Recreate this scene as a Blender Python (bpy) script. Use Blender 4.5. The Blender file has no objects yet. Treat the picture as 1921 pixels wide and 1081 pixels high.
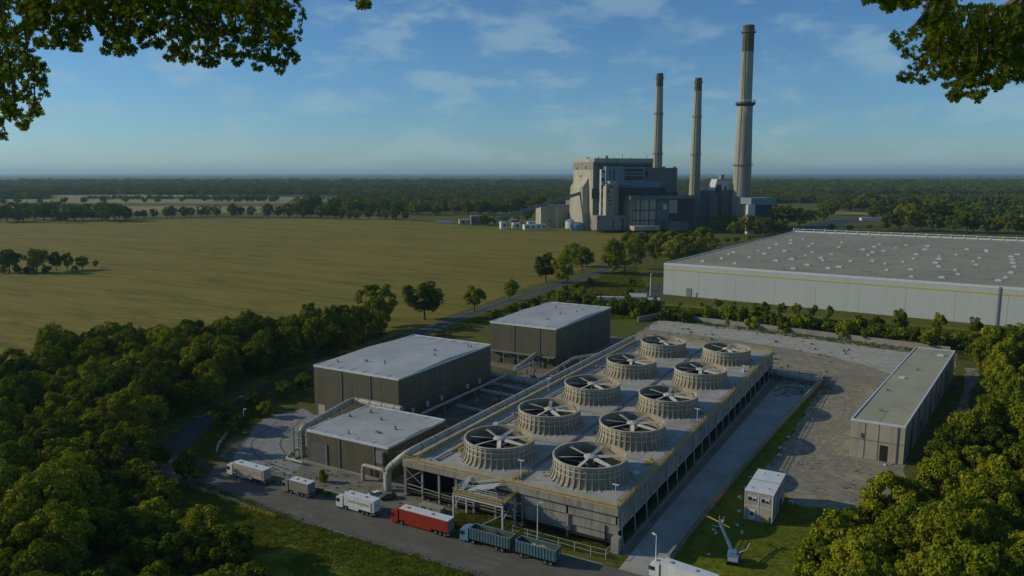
import bpy, math, random
import numpy as np
from mathutils import Vector, Matrix
R = math.radians
rng = np.random.default_rng(7); random.seed(7)
scene = bpy.context.scene
COL = scene.collection

# ---------------------------------------------------------------- camera, sky, sun, exposure
FPX = 1430.0; HC = 80.0; TH = math.atan(216.5 / FPX); YAW = R(29.6)
cam = bpy.data.cameras.new('camera'); camo = bpy.data.objects.new('camera', cam); COL.objects.link(camo)
cam.sensor_width = 36; cam.lens = 36 * FPX / 1921; cam.clip_start = .3; cam.clip_end = 400000
camo.location = (0, 0, HC); camo.rotation_euler = (math.pi / 2 - TH, 0, YAW)
scene.camera = camo

SUN_EL = R(23); SUN_G = R(-82)                 # azimuth left of the camera's heading
sg = (math.sin(SUN_G), math.cos(SUN_G))
sp = (sg[0] * math.cos(YAW) - sg[1] * math.sin(YAW), sg[0] * math.sin(YAW) + sg[1] * math.cos(YAW))
SUNV = Vector((sp[0] * math.cos(SUN_EL), sp[1] * math.cos(SUN_EL), math.sin(SUN_EL)))
sun = bpy.data.lights.new('sun', 'SUN'); suno = bpy.data.objects.new('sun', sun); COL.objects.link(suno)
sun.energy = 5.0; sun.angle = R(.5); sun.color = (1.0, .89, .66)
suno.rotation_euler = SUNV.to_track_quat('Z', 'Y').to_euler(); suno.location = (0, 0, 300)

world = bpy.data.worlds.new('World'); scene.world = world; world.use_nodes = True
nt = world.node_tree; nt.nodes.clear()
def N(t, tree=None, **kw):
    n = (tree or nt).nodes.new(t)
    for k, v in kw.items():
        if k.startswith('i_'): n.inputs[k[2:].replace('_', ' ')].default_value = v
        else: setattr(n, k, v)
    return n
L = nt.links.new
sky = N('ShaderNodeTexSky', sky_type='NISHITA', sun_disc=False, sun_elevation=SUN_EL, sun_rotation=math.atan2(sp[0], sp[1]),
        altitude=100, air_density=1.0, dust_density=.15, ozone_density=6.0)
tc = N('ShaderNodeTexCoord')
mp = N('ShaderNodeMapping'); mp.inputs['Scale'].default_value = (1, 1, 2.6); L(tc.outputs['Generated'], mp.inputs['Vector'])
n1 = N('ShaderNodeTexNoise', i_Scale=9.5, i_Detail=10, i_Roughness=.58, i_Distortion=.1); L(mp.outputs[0], n1.inputs['Vector'])
n2 = N('ShaderNodeTexNoise', i_Scale=3.1, i_Detail=2); L(mp.outputs[0], n2.inputs['Vector'])
r1 = N('ShaderNodeMapRange', interpolation_type='SMOOTHSTEP'); r1.inputs[1].default_value = .47; r1.inputs[2].default_value = .66; L(n1.outputs[0], r1.inputs[0])
r2 = N('ShaderNodeMapRange', interpolation_type='SMOOTHSTEP'); r2.inputs[1].default_value = .28; r2.inputs[2].default_value = .47; L(n2.outputs[0], r2.inputs[0])
mu = N('ShaderNodeMath', operation='MULTIPLY'); L(r1.outputs[0], mu.inputs[0]); L(r2.outputs[0], mu.inputs[1])
mu2 = N('ShaderNodeMath', operation='MULTIPLY'); mu2.inputs[1].default_value = .44; L(mu.outputs[0], mu2.inputs[0])
mx = N('ShaderNodeMix', data_type='RGBA'); L(mu2.outputs[0], mx.inputs[0]); 
tint = N('ShaderNodeMix', data_type='RGBA', blend_type='MULTIPLY'); tint.inputs[0].default_value = 1; L(sky.outputs[0], tint.inputs[6]); tint.inputs[7].default_value = (.70, .90, 1.0, 1)
L(tint.outputs[2], mx.inputs[6]); mx.inputs[7].default_value = (3.6, 5.2, 5.8, 1)
bg = N('ShaderNodeBackground'); bg.inputs['Strength'].default_value = .15; L(mx.outputs[2], bg.inputs['Color'])
wo = N('ShaderNodeOutputWorld'); L(bg.outputs[0], wo.inputs['Surface'])
vs = scene.view_settings; vs.view_transform = 'Standard'; vs.look = 'None'; vs.gamma = 1; vs.exposure = -.68
scene.cycles.max_bounces = 5; scene.cycles.diffuse_bounces = 2; scene.cycles.glossy_bounces = 2; scene.cycles.transparent_max_bounces = 8
scene.cycles.volume_bounces = 0

# ---------------------------------------------------------------- helpers
def ray(px, py):
    v = py - 540.5; d = FPX * math.sin(TH) + v * math.cos(TH); w = FPX * math.cos(TH) - v * math.sin(TH)
    return (px - 960.5), w, -d
def g2p(x, y): return (x * math.cos(YAW) - y * math.sin(YAW), x * math.sin(YAW) + y * math.cos(YAW))
def P(px, py, z=0.0):                         # point at height z seen there -> world x, y
    x, w, d = ray(px, py); k = (HC - z) / -d
    return g2p(x * k, w * k)
def at(px, py, Y):                            # point at distance Y along the heading
    x, w, d = ray(px, py); k = Y / w
    p = g2p(x * k, Y); return (p[0], p[1], HC + d * k)

def setup(o, label=None, cat=None, group=None, kind=None):
    if label: o['label'] = label
    if cat: o['category'] = cat
    if group: o['group'] = group
    if kind: o['kind'] = kind
    return o
def empty(name, loc=(0, 0, 0), rz=0, label=None, cat=None, group=None):
    o = bpy.data.objects.new(name, None); COL.objects.link(o); o.empty_display_size = .5
    o.location = loc; o.rotation_euler = (0, 0, rz); return setup(o, label, cat, group)

class MB:
    def __init__(s): s.v = []; s.f = []
    def add(s, vs, fs):
        n = len(s.v); s.v += [tuple(v) for v in vs]; s.f += [tuple(i + n for i in f) for f in fs]; return s
    def box(s, x0, x1, y0, y1, z0, z1):
        if x0 > x1: x0, x1 = x1, x0
        if y0 > y1: y0, y1 = y1, y0
        if z0 > z1: z0, z1 = z1, z0
        return s.add([(x0, y0, z0), (x1, y0, z0), (x1, y1, z0), (x0, y1, z0), (x0, y0, z1), (x1, y0, z1), (x1, y1, z1), (x0, y1, z1)],
                     [(0, 3, 2, 1), (4, 5, 6, 7), (0, 1, 5, 4), (1, 2, 6, 5), (2, 3, 7, 6), (3, 0, 4, 7)])
    def prism(s, poly, z0, z1):
        n = len(poly)
        ar = sum(poly[i][0] * poly[(i + 1) % n][1] - poly[(i + 1) % n][0] * poly[i][1] for i in range(n))
        if ar < 0: poly = poly[::-1]
        return s.add([(x, y, z0) for x, y in poly] + [(x, y, z1) for x, y in poly],
                     [tuple(range(n))[::-1], tuple(range(n, 2 * n))] + [(i, (i + 1) % n, n + (i + 1) % n, n + i) for i in range(n)])
    def tube(s, pts, r, seg=10, caps=True):
        pts = [Vector(p) for p in pts]; rr = r if isinstance(r, (list, tuple)) else [r] * len(pts)
        vs = []; fs = []
        for i, p in enumerate(pts):
            t = (pts[min(i + 1, len(pts) - 1)] - pts[max(i - 1, 0)]).normalized()
            up = Vector((0, 0, 1)) if abs(t.z) < .95 else Vector((1, 0, 0))
            a = t.cross(up).normalized(); b = a.cross(t)
            for k in range(seg):
                an = 2 * math.pi * k / seg; vs.append(p + (a * math.cos(an) + b * math.sin(an)) * rr[i])
        for i in range(len(pts) - 1):
            for k in range(seg):
                k2 = (k + 1) % seg; fs.append((i * seg + k, (i + 1) * seg + k, (i + 1) * seg + k2, i * seg + k2))
        if caps: fs.append(tuple(range(seg))); fs.append(tuple(range((len(pts) - 1) * seg, len(pts) * seg))[::-1])
        return s.add(vs, fs)
    def lathe(s, prof, seg=32, c=(0, 0), closed=False):
        vs = [(c[0] + r * math.cos(2 * math.pi * k / seg), c[1] + r * math.sin(2 * math.pi * k / seg), z) for r, z in prof for k in range(seg)]
        m = len(prof); fs = []
        for i in range(m if closed else m - 1):
            j = (i + 1) % m
            for k in range(seg):
                k2 = (k + 1) % seg; fs.append((i * seg + k, i * seg + k2, j * seg + k2, j * seg + k))
        return s.add(vs, fs)
    def bar(s, a, b, w=.1, h=None):            # square bar from a to b
        h = h or w; a = Vector(a); b = Vector(b); t = (b - a).normalized()
        up = Vector((0, 0, 1)) if abs(t.z) < .95 else Vector((1, 0, 0))
        x = t.cross(up).normalized() * w / 2; y = t.cross(x).normalized() * h / 2
        return s.add([a - x - y, a + x - y, a + x + y, a - x + y, b - x - y, b + x - y, b + x + y, b - x + y],
                     [(0, 1, 2, 3), (7, 6, 5, 4), (0, 4, 5, 1), (1, 5, 6, 2), (2, 6, 7, 3), (3, 7, 4, 0)])
    def mesh(s, name, m, smooth=False):
        me = bpy.data.meshes.new(name); me.from_pydata(s.v, [], s.f); me.materials.append(m)
        if smooth:
            for p in me.polygons: p.use_smooth = True
        me.update(); return me
    def build(s, name, m, parent=None, loc=None, rz=None, smooth=False):
        o = bpy.data.objects.new(name, s.mesh(name, m, smooth)); COL.objects.link(o)
        if parent: o.parent = parent
        if loc: o.location = loc
        if rz is not None: o.rotation_euler = (0, 0, rz)
        return o
def np_mesh(name, V, F, m):                    # quads from numpy
    me = bpy.data.meshes.new(name); V = np.asarray(V, np.float32); F = np.asarray(F, np.int32); k = F.shape[1]
    me.vertices.add(len(V)); me.vertices.foreach_set('co', V.ravel())
    me.loops.add(F.size); me.loops.foreach_set('vertex_index', F.ravel())
    me.polygons.add(len(F)); me.polygons.foreach_set('loop_start', np.arange(0, F.size, k, dtype=np.int32))
    me.materials.append(m); me.update(calc_edges=True); return me
def copy_tree(o, parent=None):
    c = o.copy(); COL.objects.link(c); c.parent = parent
    for ch in list(o.children): copy_tree(ch, c)
    return c

# ---------------------------------------------------------------- materials
def mat(name, c1, c2=None, scale=.3, rough=.8, bump=0, streak=None, seam=None, metal=0, c3=None, spec=.3, scale2=None, coords='Object', lo=.35, hi=.65):
    m = bpy.data.materials.new(name); m.use_nodes = True; t = m.node_tree; b = t.nodes['Principled BSDF']; lk = t.links.new
    b.inputs['Roughness'].default_value = rough; b.inputs['Metallic'].default_value = metal
    if 'Specular IOR Level' in b.inputs: b.inputs['Specular IOR Level'].default_value = spec
    co = N('ShaderNodeTexCoord', t).outputs['Object']
    if coords == 'World': co = N('ShaderNodeNewGeometry', t).outputs['Position']
    cur = None
    if c2:
        n = N('ShaderNodeTexNoise', t, i_Scale=scale, i_Detail=8, i_Roughness=.65); lk(co, n.inputs['Vector'])
        r = N('ShaderNodeMapRange', t); r.inputs[1].default_value = lo; r.inputs[2].default_value = hi; lk(n.outputs[0], r.inputs[0])
        x = N('ShaderNodeMix', t, data_type='RGBA'); x.inputs[6].default_value = (*c1, 1); x.inputs[7].default_value = (*c2, 1); lk(r.outputs[0], x.inputs[0]); cur = x.outputs[2]
    if c3:
        n = N('ShaderNodeTexNoise', t, i_Scale=scale2 or scale * 6, i_Detail=5, i_Roughness=.7); lk(co, n.inputs['Vector'])
        r = N('ShaderNodeMapRange', t); r.inputs[1].default_value = .55; r.inputs[2].default_value = .72; r.inputs[4].default_value = .8; lk(n.outputs[0], r.inputs[0])
        x = N('ShaderNodeMix', t, data_type='RGBA'); x.inputs[7].default_value = (*c3, 1); lk(r.outputs[0], x.inputs[0]); lk(cur, x.inputs[6]); cur = x.outputs[2]
    if streak:                                  # (colour, horizontal scale, amount): rain streaks running down
        mpn = N('ShaderNodeMapping', t); mpn.inputs['Scale'].default_value = (streak[1], streak[1], streak[1] * .06); lk(co, mpn.inputs['Vector'])
        n = N('ShaderNodeTexNoise', t, i_Scale=1, i_Detail=5); lk(mpn.outputs[0], n.inputs['Vector'])
        r = N('ShaderNodeMapRange', t); r.inputs[1].default_value = .48; r.inputs[2].default_value = .75; r.inputs[4].default_value = streak[2]; lk(n.outputs[0], r.inputs[0])
        x = N('ShaderNodeMix', t, data_type='RGBA'); x.inputs[7].default_value = (*streak[0], 1); lk(r.outputs[0], x.inputs[0])
        if cur: lk(cur, x.inputs[6])
        else: x.inputs[6].default_value = (*c1, 1)
        cur = x.outputs[2]
    hgt = None
    if seam:                                    # (period, dark) vertical cladding ribs
        sx = N('ShaderNodeSeparateXYZ', t); lk(co, sx.inputs[0]); ad = N('ShaderNodeMath', t, operation='ADD'); lk(sx.outputs[0], ad.inputs[0]); lk(sx.outputs[1], ad.inputs[1])
        dv = N('ShaderNodeMath', t, operation='DIVIDE'); dv.inputs[1].default_value = seam[0]; lk(ad.outputs[0], dv.inputs[0])
        fr = N('ShaderNodeMath', t, operation='FRACT'); lk(dv.outputs[0], fr.inputs[0])
        gt = N('ShaderNodeMath', t, operation='LESS_THAN'); gt.inputs[1].default_value = .1; lk(fr.outputs[0], gt.inputs[0])
        ml = N('ShaderNodeMath', t, operation='MULTIPLY'); ml.inputs[1].default_value = seam[1]; lk(gt.outputs[0], ml.inputs[0])
        x = N('ShaderNodeMix', t, data_type='RGBA'); x.inputs[7].default_value = (c1[0] * .4, c1[1] * .4, c1[2] * .4, 1); lk(ml.outputs[0], x.inputs[0])
        if cur: lk(cur, x.inputs[6])
        else: x.inputs[6].default_value = (*c1, 1)
        cur = x.outputs[2]
    if cur: lk(cur, b.inputs['Base Color'])
    else: b.inputs['Base Color'].default_value = (*c1, 1)
    if bump:
        n = N('ShaderNodeTexNoise', t, i_Scale=scale * 8, i_Detail=6); lk(co, n.inputs['Vector'])
        bp = N('ShaderNodeBump', t, i_Strength=.6, i_Distance=bump); lk(n.outputs[0], bp.inputs['Height']); lk(bp.outputs[0], b.inputs['Normal'])
    return m
def leafmat(name, ca, cb, transl=.25):
    m = bpy.data.materials.new(name); m.use_nodes = True; t = m.node_tree; t.nodes.clear(); lk = t.links.new
    g = N('ShaderNodeNewGeometry', t); oi = N('ShaderNodeObjectInfo', t)
    a = N('ShaderNodeMath', t, operation='MULTIPLY_ADD'); a.inputs[1].default_value = .75; pw = N('ShaderNodeMath', t, operation='POWER'); pw.inputs[1].default_value = 1.8; lk(g.outputs['Random Per Island'], pw.inputs[0]); lk(pw.outputs[0], a.inputs[0])
    s = N('ShaderNodeMath', t, operation='MULTIPLY'); s.inputs[1].default_value = .4; lk(oi.outputs['Random'], s.inputs[0]); lk(s.outputs[0], a.inputs[2])
    x = N('ShaderNodeMix', t, data_type='RGBA'); x.inputs[6].default_value = (*ca, 1); x.inputs[7].default_value = (*cb, 1); lk(a.outputs[0], x.inputs[0])
    d = N('ShaderNodeBsdfDiffuse', t); tr = N('ShaderNodeBsdfTranslucent', t); lk(x.outputs[2], d.inputs[0]); lk(x.outputs[2], tr.inputs[0])
    ms = N('ShaderNodeMixShader', t); ms.inputs[0].default_value = transl; lk(d.outputs[0], ms.inputs[1]); lk(tr.outputs[0], ms.inputs[2])
    o = N('ShaderNodeOutputMaterial', t); lk(ms.outputs[0], o.inputs[0]); return m
M = {}
M['leaf'] = leafmat('leaf_green', (.055, .085, .006), (.25, .275, .014))
M['leaf_light'] = leafmat('leaf_yellow_green', (.085, .11, .006), (.34, .34, .018))
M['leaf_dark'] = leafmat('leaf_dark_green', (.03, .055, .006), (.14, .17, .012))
M['leaf_far'] = leafmat('leaf_far', (.04, .06, .012), (.16, .185, .02), .1)
M['oak'] = leafmat('oak_leaf', (.06, .10, .006), (.20, .23, .012), .5)
M['grassblade'] = leafmat('grass_blade', (.06, .09, .008), (.17, .18, .014), .2)
M['bark'] = mat('bark', (.07, .055, .035), (.13, .10, .07), 2, .9)
M['concrete'] = mat('concrete', (.30, .29, .25), (.21, .20, .17), .12, .85, .02, c3=(.17, .15, .11), scale2=.9)
M['deck'] = mat('deck_concrete', (.41, .405, .365), (.28, .28, .25), .16, .7, .02, c3=(.21, .19, .13), scale2=.5)
M['fascia'] = mat('weathered_fascia', (.33, .31, .25), (.25, .23, .18), .3, .8, .02, streak=((.12, .10, .06), 1.2, .7))
M['stack'] = mat('fan_stack_shell', (.33, .285, .19), (.22, .18, .11), .35, .8, 0, c3=(.16, .11, .05), scale2=.8, streak=((.15, .11, .06), 1.5, .7))
M['rib'] = mat('stack_rib', (.50, .48, .40), (.36, .33, .25), .7, .7)
M['blade'] = mat('fan_blade', (.52, .50, .43), (.40, .38, .31), .8, .6)
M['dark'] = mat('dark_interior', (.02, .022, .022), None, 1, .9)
M['steel'] = mat('grey_steel', (.20, .21, .20), (.13, .13, .12), 1, .6)
M['yellow'] = mat('yellow_rail', (.62, .42, .03), (.45, .31, .04), .8, .6)
M['pipe'] = mat('pipe_cladding', (.42, .42, .36), (.30, .29, .23), .4, .5, streak=((.16, .13, .08), 1.0, .5))
M['pipedark'] = mat('pipe_band', (.20, .19, .15), None)
M['wallA'] = mat('olive_cladding', (.115, .108, .066), (.092, .086, .052), .2, .7, seam=(1.1, .4), streak=((.06, .055, .035), .8, .6))
M['wallD'] = mat('pale_cladding', (.42, .39, .31), (.36, .33, .26), .2, .7, seam=(1.0, .25), streak=((.22, .2, .15), .8, .5))
M['roof'] = mat('roof_membrane', (.41, .43, .42), (.30, .32, .31), .06, .75, 0, c3=(.24, .26, .26), scale2=.35)
M['roofD'] = mat('tan_roof', (.36, .345, .24), (.29, .28, .19), .07, .8, 0, c3=(.31, .26, .10), scale2=.5)
M['roofseam'] = mat('roof_seam', (.30, .33, .335), None)
M['trim'] = mat('white_trim', (.62, .66, .66), (.5, .53, .53), .6, .6)
M['door'] = mat('grey_door', (.13, .135, .12), (.1, .1, .09), .8, .6)
M['bigwall'] = mat('warehouse_wall', (.45, .48, .46), (.42, .45, .43), .03, .7, seam=(6.0, .04), streak=((.36, .385, .36), .2, .4))
M['bigroof'] = mat('warehouse_roof', (.31, .295, .21), (.235, .225, .165), .02, .85, 0, c3=(.17, .17, .13), scale2=.09)
M['skylight'] = mat('skylight_dome', (.44, .50, .52), (.36, .42, .44), 1, .35)
M['stripe'] = mat('yellow_stripe', (.50, .42, .02), None)
M['white'] = mat('white_paint', (.66, .69, .68), (.55, .57, .56), .6, .45, streak=((.3, .29, .25), 2.5, .35))
M['cream'] = mat('cream_panel', (.44, .41, .33), (.37, .34, .27), .6, .6, streak=((.22, .19, .13), 2, .5))
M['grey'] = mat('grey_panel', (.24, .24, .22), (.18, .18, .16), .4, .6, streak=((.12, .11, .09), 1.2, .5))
M['taupe'] = mat('taupe_curtain', (.23, .215, .18), (.19, .18, .15), .5, .7, seam=(.9, .2))
M['red'] = mat('red_tarpaulin', (.30, .028, .010), (.23, .02, .008), .5, .6, seam=(1.3, .25))
M['redpaint'] = mat('red_paint', (.33, .03, .010), None, 1, .35)
M['blue'] = mat('blue_paint', (.13, .25, .36), (.10, .19, .28), .8, .45)
M['green'] = mat('green_container', (.07, .14, .12), (.045, .09, .08), .8, .55, streak=((.16, .10, .05), 1.5, .5))
M['glass'] = mat('dark_glass', (.02, .028, .035), None, 1, .12, spec=.6)
M['rubber'] = mat('rubber', (.018, .018, .018), None, 1, .8)
M['rust'] = mat('rusty_scrap', (.10, .07, .045), (.05, .038, .028), 1.5, .95, .05)
M['lamp'] = mat('lamp_housing', (.6, .64, .66), None, 1, .4)
M['smear'] = mat('faded_brown_lettering', (.30, .22, .13), (.36, .32, .25), 2, .7)
M['asphalt'] = mat('asphalt', (.135, .125, .10), (.09, .086, .072), .12, .85, .01, c3=(.18, .165, .13), scale2=.35)
M['asphalt_dark'] = mat('dark_asphalt', (.06, .065, .066), (.042, .046, .048), .1, .8, .01, c3=(.085, .085, .08), scale2=.4)
M['track'] = mat('tyre_darkened_asphalt', (.095, .09, .075), (.12, .112, .09), .3, .8)
M['lanepaint'] = mat('worn_road_paint', (.5, .52, .52), (.2, .2, .2), 1.2, .8)
M['road_conc'] = mat('service_road_concrete', (.37, .365, .32), (.28, .275, .24), .09, .85, .01, c3=(.19, .19, .17), scale2=.3)
M['chim'] = mat('chimney_concrete', (.33, .315, .245), (.27, .26, .20), .03, .85, streak=((.15, .125, .06), .14, .75))
M['chimtop'] = mat('chimney_sooty_top', (.12, .09, .03), (.075, .06, .022), .08, .85, streak=((.05, .04, .02), .3, .6))
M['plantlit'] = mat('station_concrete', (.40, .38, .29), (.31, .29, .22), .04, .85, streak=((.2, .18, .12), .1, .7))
M['plantgrey'] = mat('station_grey_and_shade', (.14, .16, .155), (.10, .115, .115), .05, .7, streak=((.1, .1, .09), .15, .5))  # grey cladding tone, darkened to carry the shade on the boiler house front
M['plantblue'] = mat('station_blue_cladding', (.17, .235, .265), (.13, .185, .215), .05, .6, seam=(5, .3))
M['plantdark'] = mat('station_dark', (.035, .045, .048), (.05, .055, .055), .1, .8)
M['palemetal'] = mat('pale_metal', (.5, .54, .54), (.42, .45, .45), .3, .4)

# ground with mown and rough patches
def ground_mat(name, cols, scales, bumpd=.1, rot=0, sx=1.0):
    m = bpy.data.materials.new(name); m.use_nodes = True; t = m.node_tree; b = t.nodes['Principled BSDF']; lk = t.links.new
    b.inputs['Roughness'].default_value = .95; b.inputs['Specular IOR Level'].default_value = .1
    g = N('ShaderNodeNewGeometry', t); mpn = N('ShaderNodeMapping', t); mpn.inputs['Rotation'].default_value = (0, 0, rot); mpn.inputs['Scale'].default_value = (1, sx, 1)
    lk(g.outputs['Position'], mpn.inputs['Vector']); cur = None
    for i, (c, s) in enumerate(zip(cols[1:], scales)):
        n = N('ShaderNodeTexNoise', t, i_Scale=s, i_Detail=10, i_Roughness=.68, i_Distortion=.3); lk(mpn.outputs[0], n.inputs['Vector'])
        r = N('ShaderNodeMapRange', t); r.inputs[1].default_value = .44; r.inputs[2].default_value = .58; r.inputs[4].default_value = .78; lk(n.outputs[0], r.inputs[0])
        x = N('ShaderNodeMix', t, data_type='RGBA'); x.inputs[7].default_value = (*c, 1); lk(r.outputs[0], x.inputs[0])
        if cur: lk(cur, x.inputs[6])
        else: x.inputs[6].default_value = (*cols[0], 1)
        cur = x.outputs[2]; last = n
    lk(cur, b.inputs['Base Color'])
    bp = N('ShaderNodeBump', t, i_Strength=.8, i_Distance=bumpd); lk(last.outputs[0], bp.inputs['Height']); lk(bp.outputs[0], b.inputs['Normal'])
    return m
M['ground'] = ground_mat('rough_grass', [(.07, .085, .012), (.12, .125, .018), (.045, .06, .010), (.15, .14, .03)], [.03, .15, .9], .35)
M['verge'] = ground_mat('bright_grass', [(.13, .155, .012), (.20, .20, .018), (.08, .11, .010)], [.04, .5], .35)
M['field'] = ground_mat('dry_crop_field', [(.19, .155, .024), (.10, .095, .014), (.25, .20, .034), (.10, .10, .014), (.21, .17, .028)], [.15, .05, .018, .0055], .6, R(-32), 6)
M['field2'] = ground_mat('pale_stubble_field', [(.30, .25, .12), (.24, .215, .09), (.20, .19, .07)], [.003, .01], .1, R(-30), 6)
M['field3'] = ground_mat('green_meadow', [(.16, .17, .03), (.12, .13, .025), (.2, .19, .05)], [.004, .02], .1, 0, 3)
M['farland'] = ground_mat('far_woodland_floor', [(.035, .05, .018), (.05, .065, .022), (.025, .04, .015), (.06, .07, .03)], [.0006, .003, .02], 3, R(30), 1)
M['dirt'] = ground_mat('packed_dirt_yard', [(.29, .26, .18), (.21, .20, .16), (.34, .30, .21), (.17, .165, .13)], [.02, .05, .3], .12, R(25), 1.5)
M['apron'] = ground_mat('worn_concrete_apron', [(.27, .285, .28), (.20, .21, .205), (.31, .31, .29), (.16, .155, .13)], [.03, .1, .8], .05, R(-30), 1.6)
M['paleapron'] = ground_mat('pale_dusty_concrete', [(.40, .39, .33), (.33, .325, .28), (.44, .43, .37), (.27, .26, .20)], [.02, .06, .3], .04, R(25), 1.8)
M['mudyard'] = ground_mat('stained_hardstanding', [(.20, .185, .145), (.26, .245, .20), (.13, .12, .085), (.17, .16, .13)], [.05, .2, .9], .1)

# ---------------------------------------------------------------- setting: ground sheets
def sheet(name, poly, z, m, n=1):
    o = MB().add([(x, y, z) for x, y in poly], [tuple(range(len(poly)))]).build(name, m)
    o['kind'] = 'structure'; return o
def rough(poly, step=4.0, amp=.8, seed=0):
    g = random.Random(seed); out = []
    for i in range(len(poly)):
        a = Vector(poly[i]); b = Vector(poly[(i + 1) % len(poly)]); n = max(1, int((b - a).length / step)); nn = Vector((-(b - a).y, (b - a).x)).normalized()
        for k in range(n):
            p = a.lerp(b, k / n) + (nn * g.gauss(0, amp) if k else Vector((0, 0))); out.append((p.x, p.y))
    return out
def ccw(poly):
    ar = sum(poly[i][0] * poly[(i + 1) % len(poly)][1] - poly[(i + 1) % len(poly)][0] * poly[i][1] for i in range(len(poly)))
    return poly if ar > 0 else poly[::-1]
B = 90000
sheet('ground', [(-B, -B), (B, -B), (B, B), (-B, B)], -.02, M['farland'])
near = ccw([P(-900, 1500), P(-900, 372), P(2900, 372), P(2900, 1500)])
sheet('grassland', near, -.01, M['ground'])
sheet('field', rough(ccw([P(-1500, 640), P(-900, 412), P(0, 417), P(400, 411), P(700, 409), P(930, 428), P(1000, 431), P(1190, 436), P(1300, 440), P(1185, 474), P(1090, 505), P(985, 541), P(870, 582), P(735, 632), P(560, 690), P(300, 780), P(0, 900), P(-1500, 1100)]), 12, 1.6, 4), .0, M['field'])
sheet('field', ccw([P(-600, 402), P(200, 400), P(620, 399), P(640, 388), P(-600, 384)]), .004, M['field2'])
sheet('field', ccw([P(-600, 379), P(60, 381), P(620, 382), P(640, 372), P(300, 365), P(90, 366), P(-600, 372)]), .008, M['field2'])
sheet('meadow', ccw([P(1500, 366), P(2300, 371), P(2300, 375), P(1500, 370)]), .012, M['field3'])
sheet('meadow', ccw([P(1540, 395), P(1700, 398), P(1690, 404), P(1530, 401)]), .012, M['field2'])
sheet('meadow', ccw([P(1880, 404), P(2200, 408), P(2200, 416), P(1880, 413)]), .012, M['field2'])
sheet('grass_verge', ccw([P(850, 424), P(1020, 427), P(1230, 430), P(1230, 438), P(1010, 434), P(850, 430)]), .016, M['verge'])
sheet('grass_bank', [(-185, 118), (-40, 118), (-40, 40), (-185, 60)], .004, M['verge'])
sheet('grass_bank', [(-45, 144), (-20, 144), (-8, 200), (-37.5, 201), (-36, 320), (-44, 320)], .006, M['verge'])
sheet('grass_strip', ccw([P(1215, 566), P(1921, 626), P(2300, 660), P(2300, 720), P(1800, 664), P(1240, 592), P(1130, 575)]), .004, M['verge'])

def strip(name, pts, w, z, m, off=0, seg=8, kind='structure'):
    # smooth polyline (Catmull-Rom) ribbon
    P_ = [Vector((p[0], p[1], 0)) for p in pts]; out = []
    for i in range(len(P_) - 1):
        p0 = P_[max(i - 1, 0)]; p1 = P_[i]; p2 = P_[i + 1]; p3 = P_[min(i + 2, len(P_) - 1)]
        for k in range(seg):
            t = k / seg; out.append(.5 * ((2 * p1) + (p2 - p0) * t + (2 * p0 - 5 * p1 + 4 * p2 - p3) * t * t + (3 * p1 - p0 - 3 * p2 + p3) * t ** 3))
    out.append(P_[-1]); vs = []; fs = []
    for i, p in enumerate(out):
        d = (out[min(i + 1, len(out) - 1)] - out[max(i - 1, 0)]).normalized(); n = Vector((-d.y, d.x, 0))
        for s_ in (-.5, .5): q = p + n * (off + s_ * w); vs.append((q.x, q.y, z))
    for i in range(len(out) - 1): fs.append((2 * i, 2 * i + 2, 2 * i + 3, 2 * i + 1))
    for i, f in enumerate(fs): fs[i] = f[::-1]
    o = MB().add(vs, fs).build(name, m); o['kind'] = kind; return o
country = [(-262, 900), (-250, 700), (-246, 620), (-241.6, 553), (-238, 447), (-232.5, 360), (-224, 276), (-220, 228), (-214, 188), (-206, 161), (-194, 139), (-184, 129.5), (-168, 128.5)]
strip('country_road', country, 8.5, .02, M['asphalt_dark'])
strip('road_edge_line', country[:-3], .22, .026, M['lanepaint'], off=3.6)
strip('road_edge_line', country[:-3], .22, .026, M['lanepaint'], off=-3.6)
sheet('truck_road', [(-186, 121), (-40, 120), (20, 119), (20, 136), (-40, 137.2), (-172, 136.2), (-186, 134)], .024, M['asphalt'])
# tyre darkened wheel tracks and a worn centre line on the truck road
strip('wheel_track', [(-184, 126.2), (-120, 125.6), (-60, 125.2), (10, 124.6)], .9, .03, M['track'])
strip('wheel_track', [(-184, 128.4), (-120, 127.8), (-60, 127.4), (10, 126.8)], .9, .03, M['track'])
strip('road_edge_line', [(-176, 121.9), (-120, 121.2), (-40, 120.9)], .16, .034, M['lanepaint'])
sheet('hardstanding', [(-56.0, 143), (-52.6, 143), (-53.0, 165), (-51.0, 309), (-56.0, 309)], .02, M['mudyard'])
sheet('service_road', [(-52.8, 137), (-45.2, 137), (-41.6, 240), (-37.5, 309), (-51.5, 309), (-53.2, 165)], .03, M['road_conc'])
sheet('concrete_apron', rough([(-183, 148), (-176, 139.5), (-166, 137.5), (-148, 140), (-150.6, 149), (-150.6, 176), (-150, 181), (-179, 181), (-187, 184), (-190, 172)], 2.5, .35, 2), .018, M['apron'])
sheet('hardstanding', [(-164, 136.3), (-95, 136.9), (-96, 143), (-113, 146), (-113, 300), (-124, 345), (-170, 345), (-168, 268), (-143, 262), (-143, 180), (-150, 178), (-150, 147)], .014, M['mudyard'])
sheet('dirt_yard', rough([(-37.8, 201), (-26, 187), (-12, 190), (-4, 205), (-5, 240), (5, 325), (9, 386), (-134, 404), (-128, 310), (-36, 309)], 2.2, .55, 1), .012, M['dirt'])
sheet('pale_apron', rough(ccw([P(1242, 601), P(1500, 622), P(1786, 662), P(1738, 677), P(1700, 708), P(1640, 690), P(1560, 668), P(1440, 648), P(1300, 628), P(1215, 618)]), 5, 1.0, 3), .016, M['paleapron'])
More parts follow.
